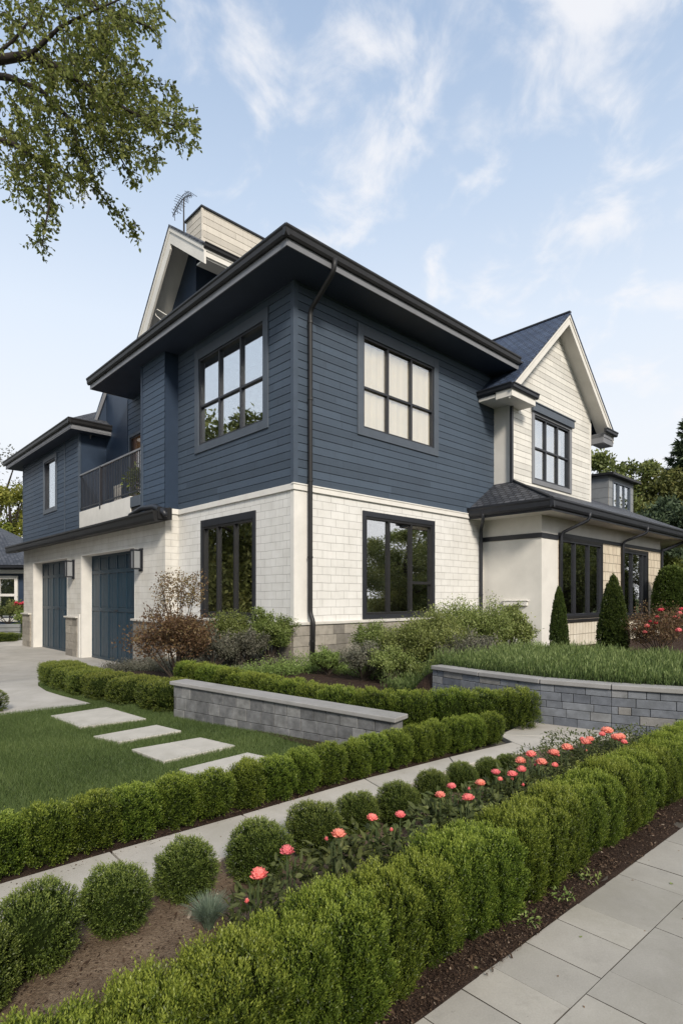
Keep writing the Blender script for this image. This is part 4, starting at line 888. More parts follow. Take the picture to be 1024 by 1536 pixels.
# ================================================================== CLIPPED PLANTS
def hedge_row(name, meshes, pts, spacing, grp, labf, seed, cat='hedge plant', zf=None, sc=(.95, 1.07), jit=.012):
    rg = random.Random(seed); P = [Vector(p) for p in pts]; out = []; carry = 0.0; pos = []
    for a, c in zip(P[:-1], P[1:]):
        L_ = (c - a).length; x = carry
        while x < L_: pos.append((a + (c - a) * (x / L_), math.atan2((c - a).y, (c - a).x))); x += spacing
        carry = x - L_
    for i, (q, an_) in enumerate(pos):
        u, v = q.x + rg.uniform(-jit, jit), q.y + rg.uniform(-jit, jit)
        z = (zf(u, v) if zf else 0) + .004
        s_ = rg.uniform(*sc); o_ = place(name, meshes[i % len(meshes)], G(u, v, z), ANG + an_ + rg.choice([0, math.pi]) + rg.uniform(-.08, .08), (s_ * rg.uniform(.97, 1.04), s_ * rg.uniform(.95, 1.05), rg.uniform(.955, 1.04)))
        tag(o_, labf(i, len(pos)), cat, grp)
        out.append(o_)
    return out
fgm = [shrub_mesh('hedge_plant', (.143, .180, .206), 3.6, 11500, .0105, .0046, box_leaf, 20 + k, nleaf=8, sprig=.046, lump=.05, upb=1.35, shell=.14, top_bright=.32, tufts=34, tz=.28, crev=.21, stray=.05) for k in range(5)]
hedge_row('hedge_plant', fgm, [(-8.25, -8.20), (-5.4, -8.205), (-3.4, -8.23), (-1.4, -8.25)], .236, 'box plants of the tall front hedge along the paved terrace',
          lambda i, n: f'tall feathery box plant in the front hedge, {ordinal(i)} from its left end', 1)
phm = [shrub_mesh('hedge_plant', (.136, .125, .155), 3.2, 5200, .0112, .0056, box_leaf, 40 + k, nleaf=6, sprig=.034, lump=.05, upb=.8, shell=.14, top_bright=.26, tufts=26, tz=.5, crev=.18, stray=.05) for k in range(4)]
hedge_row('hedge_plant', phm, [(-8.3, -6.13), (-5.9, -6.24), (-4.3, -6.32), (-3.3, -6.40), (-2.62, -6.52)], .258, 'low box plants edging the far side of the garden path',
          lambda i, n: f'low rounded box plant edging the lawn side of the path, {ordinal(i)} from the left', 2)
bhm = [shrub_mesh('hedge_plant', (.26, .20, .225), 4.0, 5600, .014, .007, box_leaf, 60 + k, nleaf=6, sprig=.042, lump=.05, upb=1.0, shell=.14, top_bright=.30, tufts=36, tz=.4, crev=.20, stray=.05) for k in range(3)]
hedge_row('hedge_plant', bhm, [(-3.26, -1.35), (-3.24, -4.9), (-3.0, -5.45), (-2.35, -6.0), (-1.80, -6.38)], .40, 'box plants of the hedge behind the grey garden wall',
          lambda i, n: f'square clipped box plant behind the grey garden wall, {ordinal(i)} from the bronze shrub', 3)
lhm = [shrub_mesh('hedge_block', (.33, .40, .175), 5.0, 5200, .016, .008, far_leaf, 80 + k, nleaf=6, sprig=.032, lump=.035, upb=.6, shell=.10, top_bright=.22, tufts=40, crev=.10) for k in range(3)]
lb = [(-4.36, 1.30), (-4.48, .72), (-4.50, .12), (-4.46, -.48), (-4.40, -1.05), (-4.28, -1.66), (-4.12, -2.42)]
names = ['farthest from the camera', 'second from the far end', 'third from the far end', 'middle one of seven', 'third from the grey wall', 'second from the grey wall', 'largest and nearest, against the grey wall']
for i, (u, v) in enumerate(lb):
    for q in (0,):
        o_ = place('hedge_block', lhm[i % 3], G(u, v, gz(u, v)), ANG + (-.05, .08, .03, -.04, .05, .1, .12)[i], (1.1, .74 if i < 6 else .92, 1.0 + (.04 if i == 6 else 0)))
        tag(o_, 'low square clipped hedge block beside the driveway, ' + names[i], 'hedge', 'square hedge blocks between driveway and shrub')
o_ = place('hedge_block', lhm[1], G(-6.15, -1.02, 0), ANG + .2, (1.0, .72, .78)); tag(o_, 'small clipped hedge at the left edge of the lawn by the driveway', 'hedge')

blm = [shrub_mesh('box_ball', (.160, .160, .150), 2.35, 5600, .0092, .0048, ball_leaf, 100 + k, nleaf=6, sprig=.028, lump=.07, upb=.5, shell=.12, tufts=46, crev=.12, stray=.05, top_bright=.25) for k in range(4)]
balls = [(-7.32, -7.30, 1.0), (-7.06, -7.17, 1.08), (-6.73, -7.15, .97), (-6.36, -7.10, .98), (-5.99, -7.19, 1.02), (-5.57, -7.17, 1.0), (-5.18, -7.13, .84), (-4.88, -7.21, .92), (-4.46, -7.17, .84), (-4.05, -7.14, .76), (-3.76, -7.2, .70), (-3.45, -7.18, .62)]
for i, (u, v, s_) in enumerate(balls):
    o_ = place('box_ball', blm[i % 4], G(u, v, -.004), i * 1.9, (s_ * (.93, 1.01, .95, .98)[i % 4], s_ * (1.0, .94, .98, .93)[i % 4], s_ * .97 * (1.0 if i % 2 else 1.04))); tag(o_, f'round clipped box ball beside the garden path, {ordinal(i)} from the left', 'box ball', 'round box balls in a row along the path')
# ornamental fescue tuft
def tuft(name, n, h, spread, wd, mat_, seed, seg=3):
    rng = np.random.default_rng(seed); Vs = []; Fs = []; T = []
    a = rng.uniform(0, 6.28, n); lean = rng.random(n) ** .7 * spread; hh = h * rng.uniform(.6, 1.1, n); r0 = rng.random(n) * .02
    nb = 0
    bx_, by_ = np.cos(a), np.sin(a); wx, wy = -np.sin(a + rng.normal(0, .5, n)), np.cos(a + rng.normal(0, .5, n)); tn = rng.random(n)
    rows = []
    for k in range(seg + 1):
        t = k / seg; rr_ = r0 + hh * lean * (t ** 1.6); z = hh * t * (1 - .35 * lean * t * t); w_ = wd * (1 - t) ** .7 * .5 + .0002
        c = np.stack([bx_ * rr_, by_ * rr_, z], 1); sd_ = np.stack([wx * w_, wy * w_, 0 * z], 1); rows.append((c - sd_, c + sd_))
    for k in range(seg):
        q = np.stack([rows[k][0], rows[k][1], rows[k + 1][1], rows[k + 1][0]], 1).reshape(-1, 3); Vs.append(q); T.append(np.clip(tn * .6 + .4 * k / seg, 0, 1))
    V = np.concatenate(Vs); return np_mesh(name, V, np.arange(len(V)).reshape(-1, 4), [mat_], None, np.concatenate(T))
o_ = place('fescue_tuft', tuft('fescue_tuft', 760, .155, .85, .0030, fesc, 3, 4), G(-6.42, -7.42, .004)); tag(o_, 'small tuft of blue grey ornamental grass between the box balls', 'grass tuft')

# cones of clipped yew and the rounded one behind the wing
cnm = [shrub_mesh('cone_topiary', (.5, .5, 1.0), 2.6, 7500, .036, .020, cone_leaf, 130 + k, nleaf=6, sprig=.055, lump=.035, tufts=90, crev=.10, stray=.06, upb=.5, shell=.10, taper=.70, top_bright=.12) for k in range(2)]
p = at(838, 984, 10.2); o_ = place('cone_topiary', cnm[0], p, .3, (.40, .40, .62)); tag(o_, 'slim clipped cone topiary at the corner of the low right wing', 'topiary')
p = at(919, 990, 9.65); o_ = place('cone_topiary', cnm[1], p, 1.3, (.64, .64, .72)); tag(o_, 'broad tall clipped cone topiary in front of the low wing windows', 'topiary')
rnm = shrub_mesh('rounded_topiary', (.62, .62, 1.15), 2.8, 5000, .06, .035, cone_leaf, 140, nleaf=6, sprig=.07, lump=.02, upb=.4, shell=.08, taper=.30, top_bright=.15)
p = at(1006, 948, 21.0); o_ = place('rounded_topiary', rnm, p, 0, (1.05, 1.05, 1.05)); tag(o_, 'dark rounded topiary past the far end of the low wing', 'topiary')

# ================================================================== ROSES
def petal_ball(name, r, seed, mat_, npet=46):
    rng = np.random.default_rng(seed); Vs = []; T = []
    for i in range(npet):
        f = (i + .5) / npet; el = math.pi * (.5 - .62 * f) ; az = i * 2.39996; n = np.array([math.cos(el) * math.cos(az), math.cos(el) * math.sin(az), math.sin(el)])
        up = np.array([0, 0, 1.0]); sd_ = np.cross(up, n); sd_ /= np.linalg.norm(sd_) + 1e-6; tp = np.cross(n, sd_)
        rr_ = r * (.55 + .45 * f) * rng.uniform(.9, 1.08); wd = r * (.34 + .26 * f) * rng.uniform(.85, 1.15); ht = r * (.46 + .15 * f); g = 4; grid = []
        for a in range(g + 1):
            for b_ in range(g + 1):
                x = (a / g - .5) * 2; y = b_ / g; wx = wd * x * (math.sin(math.pi * min(.92, y * .75 + .22))); ruf = .06 * r * math.sin(x * 5 + i) * y
                cup = (1 - x * x) * .18 * r - .30 * r * (1 - y) ** 2 + ruf + .14 * r * y * y
                grid.append(n * (rr_ * .72 + cup) + sd_ * wx + tp * (ht * (y - .45)))
        for a in range(g):
            for b_ in range(g):
                k = a * (g + 1) + b_; Vs += [grid[k], grid[k + g + 1], grid[k + g + 2], grid[k + 1]]; T.append(np.clip(.12 + .5 * (b_ / g) + .2 * rng.random() + .15 * (1 - f), 0, 1))
    V = np.array(Vs); me = np_mesh(name, V, np.arange(len(V)).reshape(-1, 4), [mat_], None, np.array(T)); me.polygons.foreach_set('use_smooth', [True] * len(me.polygons)); return me
fm = [petal_ball('flower', .030, k, [petal, petal, petal_o][k]) for k in range(3)]; bud = petal_ball('bud', .030, 7, petal, 14)
def leaf6(P, D, Nn, Ln, Wd, curl=.15):
    Sd = unit(np.cross(D, Nn)); Nn = np.cross(Sd, D); Ln = Ln[:, None]; Wd = Wd[:, None]
    a = P; b1 = P + D * Ln * .28 + Sd * Wd * .42; b2 = P + D * Ln * .62 + Sd * Wd * .40; c = P + D * Ln - Nn * Ln * curl; d2 = P + D * Ln * .62 - Sd * Wd * .40; d1 = P + D * Ln * .28 - Sd * Wd * .42
    m1 = P + D * Ln * .28 - Nn * Wd * .15; m2 = P + D * Ln * .62 - Nn * Wd * .15
    V = np.stack([a, b1, m1, d1, b1, b2, m2, m1, m1, m2, d2, d1, b2, c, d2, m2], 1).reshape(-1, 3); return V, np.arange(len(V)).reshape(-1, 4)
def rose_foliage(name, seed, h, r, n, ll, mat_=None):
    rng = np.random.default_rng(seed); a = rng.uniform(0, 6.28, n); q = rng.random(n) ** .5 * r; z = h * rng.uniform(.12, .92, n); q *= .55 + .6 * np.sin(np.clip(z / h, 0, 1) * 2.6)
    P = np.stack([np.cos(a) * q, np.sin(a) * q, z], 1); D = unit(np.stack([np.cos(a), np.sin(a), rng.normal(.25, .5, n)], 1) + rng.normal(0, .5, (n, 3)))
    V, F = leaf6(P, D, np.array([[0, 0, 1.0]]) + rng.normal(0, .45, (n, 3)), ll * rng.uniform(.6, 1.25, n), ll * .42 * rng.uniform(.7, 1.2, n)); T = np.repeat(np.clip(.35 + rng.normal(0, .2, n) + .25 * z / h, 0, 1), 4)
    return np_mesh(name, V, F, [mat_ or rose_leaf], None, T)
rfm = [rose_foliage('foliage', 30 + k, .33, .15, 330, .060) for k in range(3)]
rfs = [rose_foliage('foliage', 40 + k, .31, .13, 420, .036) for k in range(2)]
def stem_mesh(seed, h):
    rg = random.Random(seed); b = MB()
    for k in range(4):
        x, y = rg.uniform(-.04, .04), rg.uniform(-.04, .04); b.tube([(x * .3, y * .3, 0), (x * .8, y * .9, h * .5), (x, y, h * rg.uniform(.8, .95))], [.005, .004, .003], 5)
    b.tube([(0, 0, 0), (.006, .004, h * .5), (0, 0, h)], [.005, .004, .003], 5)
    o_ = b.build('stem', rose_stem); me = o_.data; bpy.data.objects.remove(o_); return me
rose_stem = paint('rose_stem', (.05, .07, .025), .6, .2, 10, 0)
stm = stem_mesh(1, .40)
roses = [(388,1310,1.0),(430,1274,.85),(508,1249,.85),(558,1225,.75),(600,1221,.8),(660,1191,.8),(677,1178,.75),(702,1195,.8),(720,1173,.8),(743,1157,.75),(768,1160,.8),(780,1140,1.0),(782,1153,.9),(796,1130,.95),(812,1142,1.0),(830,1128,1.0),(850,1120,1.05),(878,1112,1.0),(884,1108,.9),(910,1095,1.2),(936,1107,1.1),(952,1108,1.1)]
rgz = random.Random(8)
for i, (x, y, s_) in enumerate(roses):
    d = 849 * (1.5 - .385) / (y - 897); q = at(x, y, d); u, v = uv_of(q.x, q.y)
    if v < -7.93: v = -7.90 + rgz.uniform(-.02, .02)
    r_ = empty('rose_bush', G(u, v, 0), rgz.uniform(0, 6.28)); far = i > 12
    tag(r_, f'{"salmon" if (i % 3 == 2 or i > 14) else "coral pink"} flowering rose behind the front hedge, {ordinal(i)} from the left', 'rose', 'coral roses in the bed behind the front hedge')
    place('stem', stm, (0, 0, 0), 0, (1, 1, .93), r_)
    place('foliage', (rfs[i % 2] if far else rfm[i % 3]), (0, 0, 0), 0, (.75, .75, 1) if i < 2 else (1, 1, 1.0 if not far else 1.05), r_)
    place('flower', fm[2] if (i % 3 == 2 or i > 14) else fm[i % 2], (0, 0, .378), rgz.uniform(0, 6), (1.36 * s_ * rgz.uniform(.85, 1.1),) * 2 + (1.1 * s_,), r_)
    if i % 2 == 0: place('bud', bud, (-.06, .03, .30 + .02 * (i % 3)), 2, (.33, .33, .55), r_)
    if i in (3, 4, 9, 14, 18, 19, 20): place('flower', fm[(i + 1) % 2], (.07, .05, .27 if i < 9 else .36), 1, .5 * s_ if i < 9 else .8 * s_, r_)
# dense low rose foliage at the far end of the bed
for i, (u, v) in enumerate([(-3.55, -7.55), (-3.15, -7.62), (-2.8, -7.45), (-2.75, -7.85), (-2.45, -7.7), (-2.1, -7.8)]):
    me = rose_foliage('low_rose', 60 + i, .30, .24, 900, .034, rose_leaf); o_ = place('low_rose', me, G(u, v, 0), i, (1, 1, 1.05)); tag(o_, f'dense low rose foliage at the end of the flower bed, {ordinal(i)} from the balls', 'rose', 'dense low roses at the far end of the bed')

# ================================================================== BORDER SHRUBS
def loose_shrub(name, label, loc, h, r, n, ll, lw, mat_, seed, stems=9, low=.15, upr=.8, cat='shrub', stem_m=None, tone0=.42, shape=1.0):
    rng = np.random.default_rng(seed); root = empty(name, loc, 0); tag(root, label, cat); b = MB(); Ps = []; Ds = []; T = []
    per = n // stems
    for k in range(stems):
        a = rng.uniform(0, 6.28); q = r * math.sqrt(rng.random()); tip = np.array([math.cos(a) * q, math.sin(a) * q, h * (1 - .45 * (q / r) ** 2 * shape) * rng.uniform(.82, 1.05)])
        mid = tip * np.array([.45, .45, .5]) + rng.normal(0, .03 * h, 3); b.tube([(rng.normal(0, .02), rng.normal(0, .02), 0), mid, tip], [.011 * h + .003, .007 * h + .002, .002], 5)
        for m in range(5):   # side twigs
            t = rng.uniform(.3, .95); base = mid * (1 - t) * 2 * .5 + tip * t; dirn = np.array([rng.normal(), rng.normal(), abs(rng.normal()) * upr + .2]); dirn /= np.linalg.norm(dirn); e = base + dirn * r * rng.uniform(.25, .5)
            b.tube([base, e], [.004, .0015], 4); nn_ = per // 5; tt = rng.random(nn_) ** .8
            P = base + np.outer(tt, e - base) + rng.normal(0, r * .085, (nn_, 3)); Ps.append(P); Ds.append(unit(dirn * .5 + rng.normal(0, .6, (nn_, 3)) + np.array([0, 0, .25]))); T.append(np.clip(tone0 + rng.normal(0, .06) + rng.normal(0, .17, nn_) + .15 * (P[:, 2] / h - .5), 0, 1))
    b.build('stems', bark, root)
    P = np.concatenate(Ps); P[:, 2] = np.maximum(P[:, 2], h * low * rng.random(len(P))); D = np.concatenate(Ds); T = np.concatenate(T); m = len(P)
    V, F, T = leaves(P, D, ll * rng.uniform(.6, 1.3, m), lw * rng.uniform(.7, 1.2, m), T, rng); place('foliage', np_mesh('foliage', V, F, [mat_], None, T), (0, 0, 0), 0, 1, root); return root
def gl(px, d, z=0.0):
    q = at(px, 897, d); u, v = uv_of(q.x, q.y); return Vector((q.x, q.y, gz(u, v) + z))
bs = gl(266, 9.9); 
br_ = loose_shrub('bronze_shrub', 'bronze leaved airy shrub with reddish foliage in front of the garage pier', bs, 1.25, .80, 11000, .050, .027, red_leaf, 5, 30, .10, .5, shape=.8)
loose = cloud_leaves([((.05 + .30 * math.sin(i * 2.1) , .25 * math.cos(i * 1.7), 1.45 + .10 * (i % 5)), (.17, .17, .13)) for i in range(16)], 120, .046, .024, np.random.default_rng(8), red_leaf, 'upper_foliage', .66)
place('upper_foliage', loose, (0, 0, 0), 0, 1, br_)
b = MB()
for i in range(9):
    x, y, z = .05 + .30 * math.sin(i * 2.1), .25 * math.cos(i * 1.7), 1.50 + .10 * (i % 5); b.tube([(.02, 0, .0), (.03, .0, .7), (x * .6, y * .6, 1.2), (x, y, z + .1)], [.014, .011, .007, .003], 5)
b.tube([(.12, -.25, 0), (.1, -.22, .5), (.14, -.1, 1.0)], [.02, .018, .01], 6); b.build('stems', bark, br_)
L_ = [('border_shrub', 'upright green shrub against the side wall left of the house corner', 405, 12.05, 1.16, .46, 13000, .050, .020, shrub_leaf, 22),
      ('border_shrub', 'grey green shrub under the tall side window', 345, 12.1, 1.10, .52, 11000, .050, .020, shrub_leaf, 20),
      ('border_shrub', 'low twiggy grey shrub between the side window and the corner shrub', 372, 11.6, .80, .42, 8000, .042, .020, grey_leaf, 18),
      ('border_shrub', 'low dusky shrub just left of the bronze one, under the window', 318, 11.2, .80, .40, 7000, .042, .020, grey_leaf, 16),
      ('border_shrub', 'small grey green shrub at the foot of the corner downpipe', 492, 11.0, .46, .26, 5500, .042, .018, shrub_leaf, 18),
      ('border_shrub', 'pinkish grey twiggy shrub right of the corner downpipe', 545, 10.3, .56, .40, 8500, .036, .018, grey_leaf, 22),
      ('border_shrub', 'thin green and grey shrub in front of the stone base under the front window', 562, 11.5, .92, .46, 8000, .044, .019, shrub_leaf, 22),
      ('border_shrub', 'low grey green shrub between the pinkish one and the bright bushy one', 585, 10.0, .52, .40, 7000, .036, .018, shrub_leaf, 18),
      ('border_shrub', 'large bright green bushy shrub below the front window', 640, 10.7, .98, .72, 24000, .044, .022, shrub_leaf, 34),
      ('border_shrub', 'darker green shrub behind the bright one, right of the front window', 700, 12.3, 1.22, .85, 20000, .050, .024, shrub_leaf, 30),
      ('border_shrub', 'grey leaved shrub at the end of the planter wall', 712, 9.9, .72, .55, 12000, .042, .018, grey_leaf, 22),
      ('border_shrub', 'low green shrub hugging the left end of the planter wall', 655, 9.2, .42, .36, 6500, .034, .017, shrub_leaf, 16),
      ('border_shrub', 'pale green upright shrub against the stucco wall under the letter box', 765, 13.2, 1.25, .46, 13000, .054, .028, shrub_leaf, 24)]
for i, (nm, lab, px, d, h, r, n, ll, lw, mt, st) in enumerate(L_):
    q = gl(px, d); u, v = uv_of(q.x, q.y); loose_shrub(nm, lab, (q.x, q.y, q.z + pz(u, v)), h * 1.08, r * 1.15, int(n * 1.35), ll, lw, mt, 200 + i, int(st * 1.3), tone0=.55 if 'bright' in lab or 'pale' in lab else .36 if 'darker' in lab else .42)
# red rose bush at the right
q = at(990, 985, 9.3)
rb = loose_shrub('red_rose_bush', 'sprawling rose bush covered in red flowers at the right edge', (q.x, q.y, q.z - .05), .78, .62, 6500, .034, .018, red_leaf, 77, 18, cat='rose bush', tone0=.35)
rm_ = [petal_ball('flower', .048, 9, petal_r, 30), petal_ball('flower', .048, 10, petal, 30)]
rg = random.Random(4)
for k in range(34):
    a = rg.uniform(0, 6.28); r_ = .55 * math.sqrt(rg.random()); place('flower', rm_[k % 2], (math.cos(a) * r_ + .12, math.sin(a) * r_ - .1, .80 - .45 * (r_ / .6) ** 2 + rg.uniform(-.12, .06)), rg.uniform(0, 6), rg.uniform(.6, 1.1), rb)
# upright planting in the raised bed
rng = np.random.default_rng(12); n = 56000; uu = rng.uniform(-1.4, 7.0, n) ; vv = rng.uniform(-9.2, -3.6, n)
wu = np.array([wall_u(v) for v in vv]); keep = (uu > wu + .14) & (uu < wu + .14 + 6.3) & ~((uu > 5.6)); uu, vv = uu[keep], vv[keep]; n = len(uu)
zz = np.array([pz(u, v) for u, v in zip(uu, vv)]); X = C0.x + uu * UX - vv * UY; Y = C0.y + uu * UY + vv * UX
clump = np.clip(.5 + .35 * np.sin(uu * 4.1 + 1.3 * np.sin(vv * 3.3)) * np.sin(vv * 4.7 + uu) + .3 * np.sin(uu * 17 + 2 * np.sin(vv * 11)) * np.sin(vv * 19), 0, 1); hgt = (.12 + .17 * clump ** 1.5 + rng.uniform(-.05, .08, n)) * np.where(vv > -4.6, 1.2, 1)
Ps, Ds, Ts, Ls = [], [], [], []
lean = rng.normal(0, .10, (n, 2)); base = np.stack([X, Y, zz], 1); up = unit(np.stack([lean[:, 0], lean[:, 1], np.ones(n)], 1))
for k in range(6):
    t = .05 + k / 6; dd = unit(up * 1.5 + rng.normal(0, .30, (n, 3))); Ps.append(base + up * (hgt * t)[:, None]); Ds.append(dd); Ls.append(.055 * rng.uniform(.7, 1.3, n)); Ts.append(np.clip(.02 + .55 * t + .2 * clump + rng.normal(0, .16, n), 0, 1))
V, F, T = leaves(np.concatenate(Ps), np.concatenate(Ds), np.concatenate(Ls), np.full(n * 6, .0085), np.concatenate(Ts), rng)
o_ = place('upright_ground_cover', np_mesh('upright_ground_cover', V, F, [rosem], None, T), (0, 0, 0)); tag(o_, 'dense upright feathery green planting filling the raised bed', 'ground cover', kind='stuff')

def filler(name, label, n, u0, u1, v0, v1, h, mat_, seed, ok=lambda u, v: True):
    rng = np.random.default_rng(seed); uu = rng.uniform(u0, u1, n); vv = rng.uniform(v0, v1, n); fld = np.sin(uu * 2.1 + 1.7 * np.sin(vv * 1.6)) * np.sin(vv * 2.7 + uu); k = np.array([ok(a, b_) for a, b_ in zip(uu, vv)]) & (rng.random(n) < .55 + .45 * fld); uu, vv, fld = uu[k], vv[k], fld[k]; n = len(uu)
    zz = np.array([gz(a, b_) + pz(a, b_) for a, b_ in zip(uu, vv)]); base = np.stack([C0.x + uu * UX - vv * UY, C0.y + uu * UY + vv * UX, zz], 1); hh = h * (.55 + .45 * fld) * rng.uniform(.5, 1.25, n); P, D, T = [], [], []
    for q in range(6):
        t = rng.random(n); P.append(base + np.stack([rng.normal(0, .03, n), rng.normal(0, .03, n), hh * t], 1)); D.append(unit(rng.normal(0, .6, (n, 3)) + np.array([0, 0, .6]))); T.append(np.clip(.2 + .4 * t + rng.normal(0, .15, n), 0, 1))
    m = n * 6; V, F, T = leaves(np.concatenate(P), np.concatenate(D), .040 * rng.uniform(.6, 1.3, m), .019 * rng.uniform(.7, 1.2, m), np.concatenate(T), rng); tag(place(name, np_mesh(name, V, F, [mat_], None, T), (0, 0, 0)), label, 'ground cover', kind='stuff')
filler('border_ground_cover', 'low leafy ground cover under the shrubs along the foot of the house', 26000, -3.0, 7.2, -3.4, -.35, .34, shrub_leaf, 71, lambda u, v: u > -.25 or v > -1.2)
filler('border_ground_cover', 'low dusky ground cover under the side window left of the house corner', 11000, -2.6, -.3, -.4, 4.6, .30, grey_leaf, 72)
# ================================================================== LAWN BLADES
def in_quad(u, v, Q, grow=0.0):
    inside = np.ones(len(u), bool); c = np.mean(Q, 0); Q = np.array(Q, float)
    for i in range(len(Q)):
        a, b_ = Q[i], Q[(i + 1) % len(Q)]; e = b_ - a; nn_ = np.array([-e[1], e[0]]) / np.linalg.norm(e)
        if np.dot(nn_, c - a) < 0: nn_ = -nn_
        inside &= ((u - a[0]) * nn_[0] + (v - a[1]) * nn_[1]) > -grow
    return inside
rng = np.random.default_rng(2)
n = 330000; u = rng.uniform(-8.4, -3.6, n); v = rng.uniform(-6.05, -1.36, n)
u2 = rng.uniform(-5.05, -4.5, 26000); v2 = rng.uniform(-1.4, 1.6, 26000); eu = np.interp(v2, [e[0] for e in edge[:9]], [e[1] for e in edge[:9]]); k2 = u2 > eu + .01
u = np.concatenate([u, u2[k2]]); v = np.concatenate([v, v2[k2]])
keep = np.ones(len(u), bool)
for Q, _ in steps: keep &= ~(in_quad(u, v, Q, -.010) & (~in_quad(u, v, Q, -.028) | True) & ~((rng.random(len(u)) < .35) & ~in_quad(u, v, Q, -.035)))
keep &= ~in_quad(u, v, [(-4.34, -2.9), (-3.4, -2.9), (-3.4, -6.2), (-3.66, -6.2)])
u, v = u[keep], v[keep]; n = len(u); X = C0.x + u * UX - v * UY; Y = C0.y + u * UY + v * UX; Z = np.array([gz(a, c) for a, c in zip(u, v)]) - .016
patch = np.sin(u * 2.3 + np.sin(v * 1.9) * 1.4) * np.sin(v * 2.9 + u * .7); h = (.034 + .008 * patch) * rng.uniform(.55, 1.35, n); a = rng.uniform(0, 6.28, n); ln = rng.normal(0, .35, (n, 2)); w_ = .0021
V = np.stack([np.stack([X - np.cos(a) * w_, Y - np.sin(a) * w_, Z], 1), np.stack([X + np.cos(a) * w_, Y + np.sin(a) * w_, Z], 1), np.stack([X + ln[:, 0] * h, Y + ln[:, 1] * h, Z + h], 1)], 1).reshape(-1, 3)
o_ = place('lawn', np_mesh('lawn', V, np.arange(n * 3).reshape(-1, 3), [grass_m], None, np.clip(.42 + .16 * patch + rng.normal(0, .18, n), 0, 1)), (0, 0, 0)); tag(o_, 'short green mown lawn around the stepping slabs', 'grass', kind='stuff')

# ================================================================== TREES
def limb(b, pts, r0, r1, n=7, m=0):
    P = [Vector(p) for p in pts]; b.tube(P, [r0 + (r1 - r0) * i / (len(P) - 1) for i in range(len(P))], n, m)
def bg_tree(name, label, base, h, r, mat_, seed, nb=46, per=300, ll=.30, crown_lo=.28, group=None, cat='tree', sq=1.0, tone0=.45):
    rng = np.random.default_rng(seed); root = empty(name, base, 0); tag(root, label, cat, group); b = MB()
    limb(b, [(0, 0, 0), (rng.normal(0, .1), rng.normal(0, .1), h * .3), (rng.normal(0, .2), rng.normal(0, .2), h * .6), (0, 0, h * .85)], h * .030, h * .008, 8)
    blobs = []
    for k in range(nb):
        f = rng.random(); z = h * (crown_lo + (1 - crown_lo) * f * .96); R_ = r * (math.sin(math.pi * (.12 + .80 * f)) ** .6) * math.sqrt(rng.random()) * (1.0 if rng.random() < .85 else 1.15); a = rng.uniform(0, 6.28)
        c = (math.cos(a) * R_, math.sin(a) * R_, z); q = r * rng.uniform(.16, .30) * (1.0 if f < .8 else .7); blobs.append((c, (q * 1.1, q * 1.1, q * .75 * sq)))
        if k % 2 == 0: limb(b, [(0, 0, z * .6), (c[0] * .5, c[1] * .5, z * .82), c], h * .010, h * .002, 5)
    b.build('trunk', barkd, root); me = cloud_leaves(blobs, per, ll, ll * .6, rng, mat_, 'crown', tone0, .3); place('crown', me, (0, 0, 0), 0, 1, root); return root
def W(px, d, z=0.0): return Vector(((px - 512) / 849. * d, d, z))
bt = [('broadleaf_tree', 'rounded tree top showing behind the grey box dormer', W(912, 38), 11.2, 3.6, bg_leaf, .26, .40),
      ('broadleaf_tree', 'olive green tree between the box dormer and the conifer', W(975, 37), 9.4, 4.2, bg_leaf, .28, .44),
      ('broadleaf_tree', 'dark tree low behind the end of the low right wing', W(1020, 31), 7.0, 3.2, pine_leaf, .24, .55),
      ('broadleaf_tree', 'bright green bushy tree under the eave end of the low wing', W(1016, 26), 3.6, 2.0, shrub_leaf, .16, .6),
      ('broadleaf_tree', 'tree at the far right beyond the low wing', W(1120, 36), 10.5, 4.6, bg_leaf, .30, .45),
      ('broadleaf_tree', 'golden green dense tree left of the far navy wing', W(14, 52, -.7), 12.6, 5.4, yel_leaf, .30, .55),
      ('broadleaf_tree', 'second yellow green tree beyond the neighbouring house', W(-70, 48, -.7), 9.8, 5.0, yel_leaf, .30, .5)]
for i, (nm, lab, p, h, r, mt, ll, t0) in enumerate(bt): bg_tree(nm, lab, p, h, r, mt, 300 + i, ll=ll, tone0=t0, crown_lo=.12 if h < 10 else .25, nb=60 if h > 6 else 40, per=320)
bg_tree('broadleaf_tree', 'thin sparse tree with open twigs above the golden tree', W(-5, 60, -.7), 18.5, 5.5, grey_leaf, 321, nb=46, per=60, ll=.28, tone0=.3)
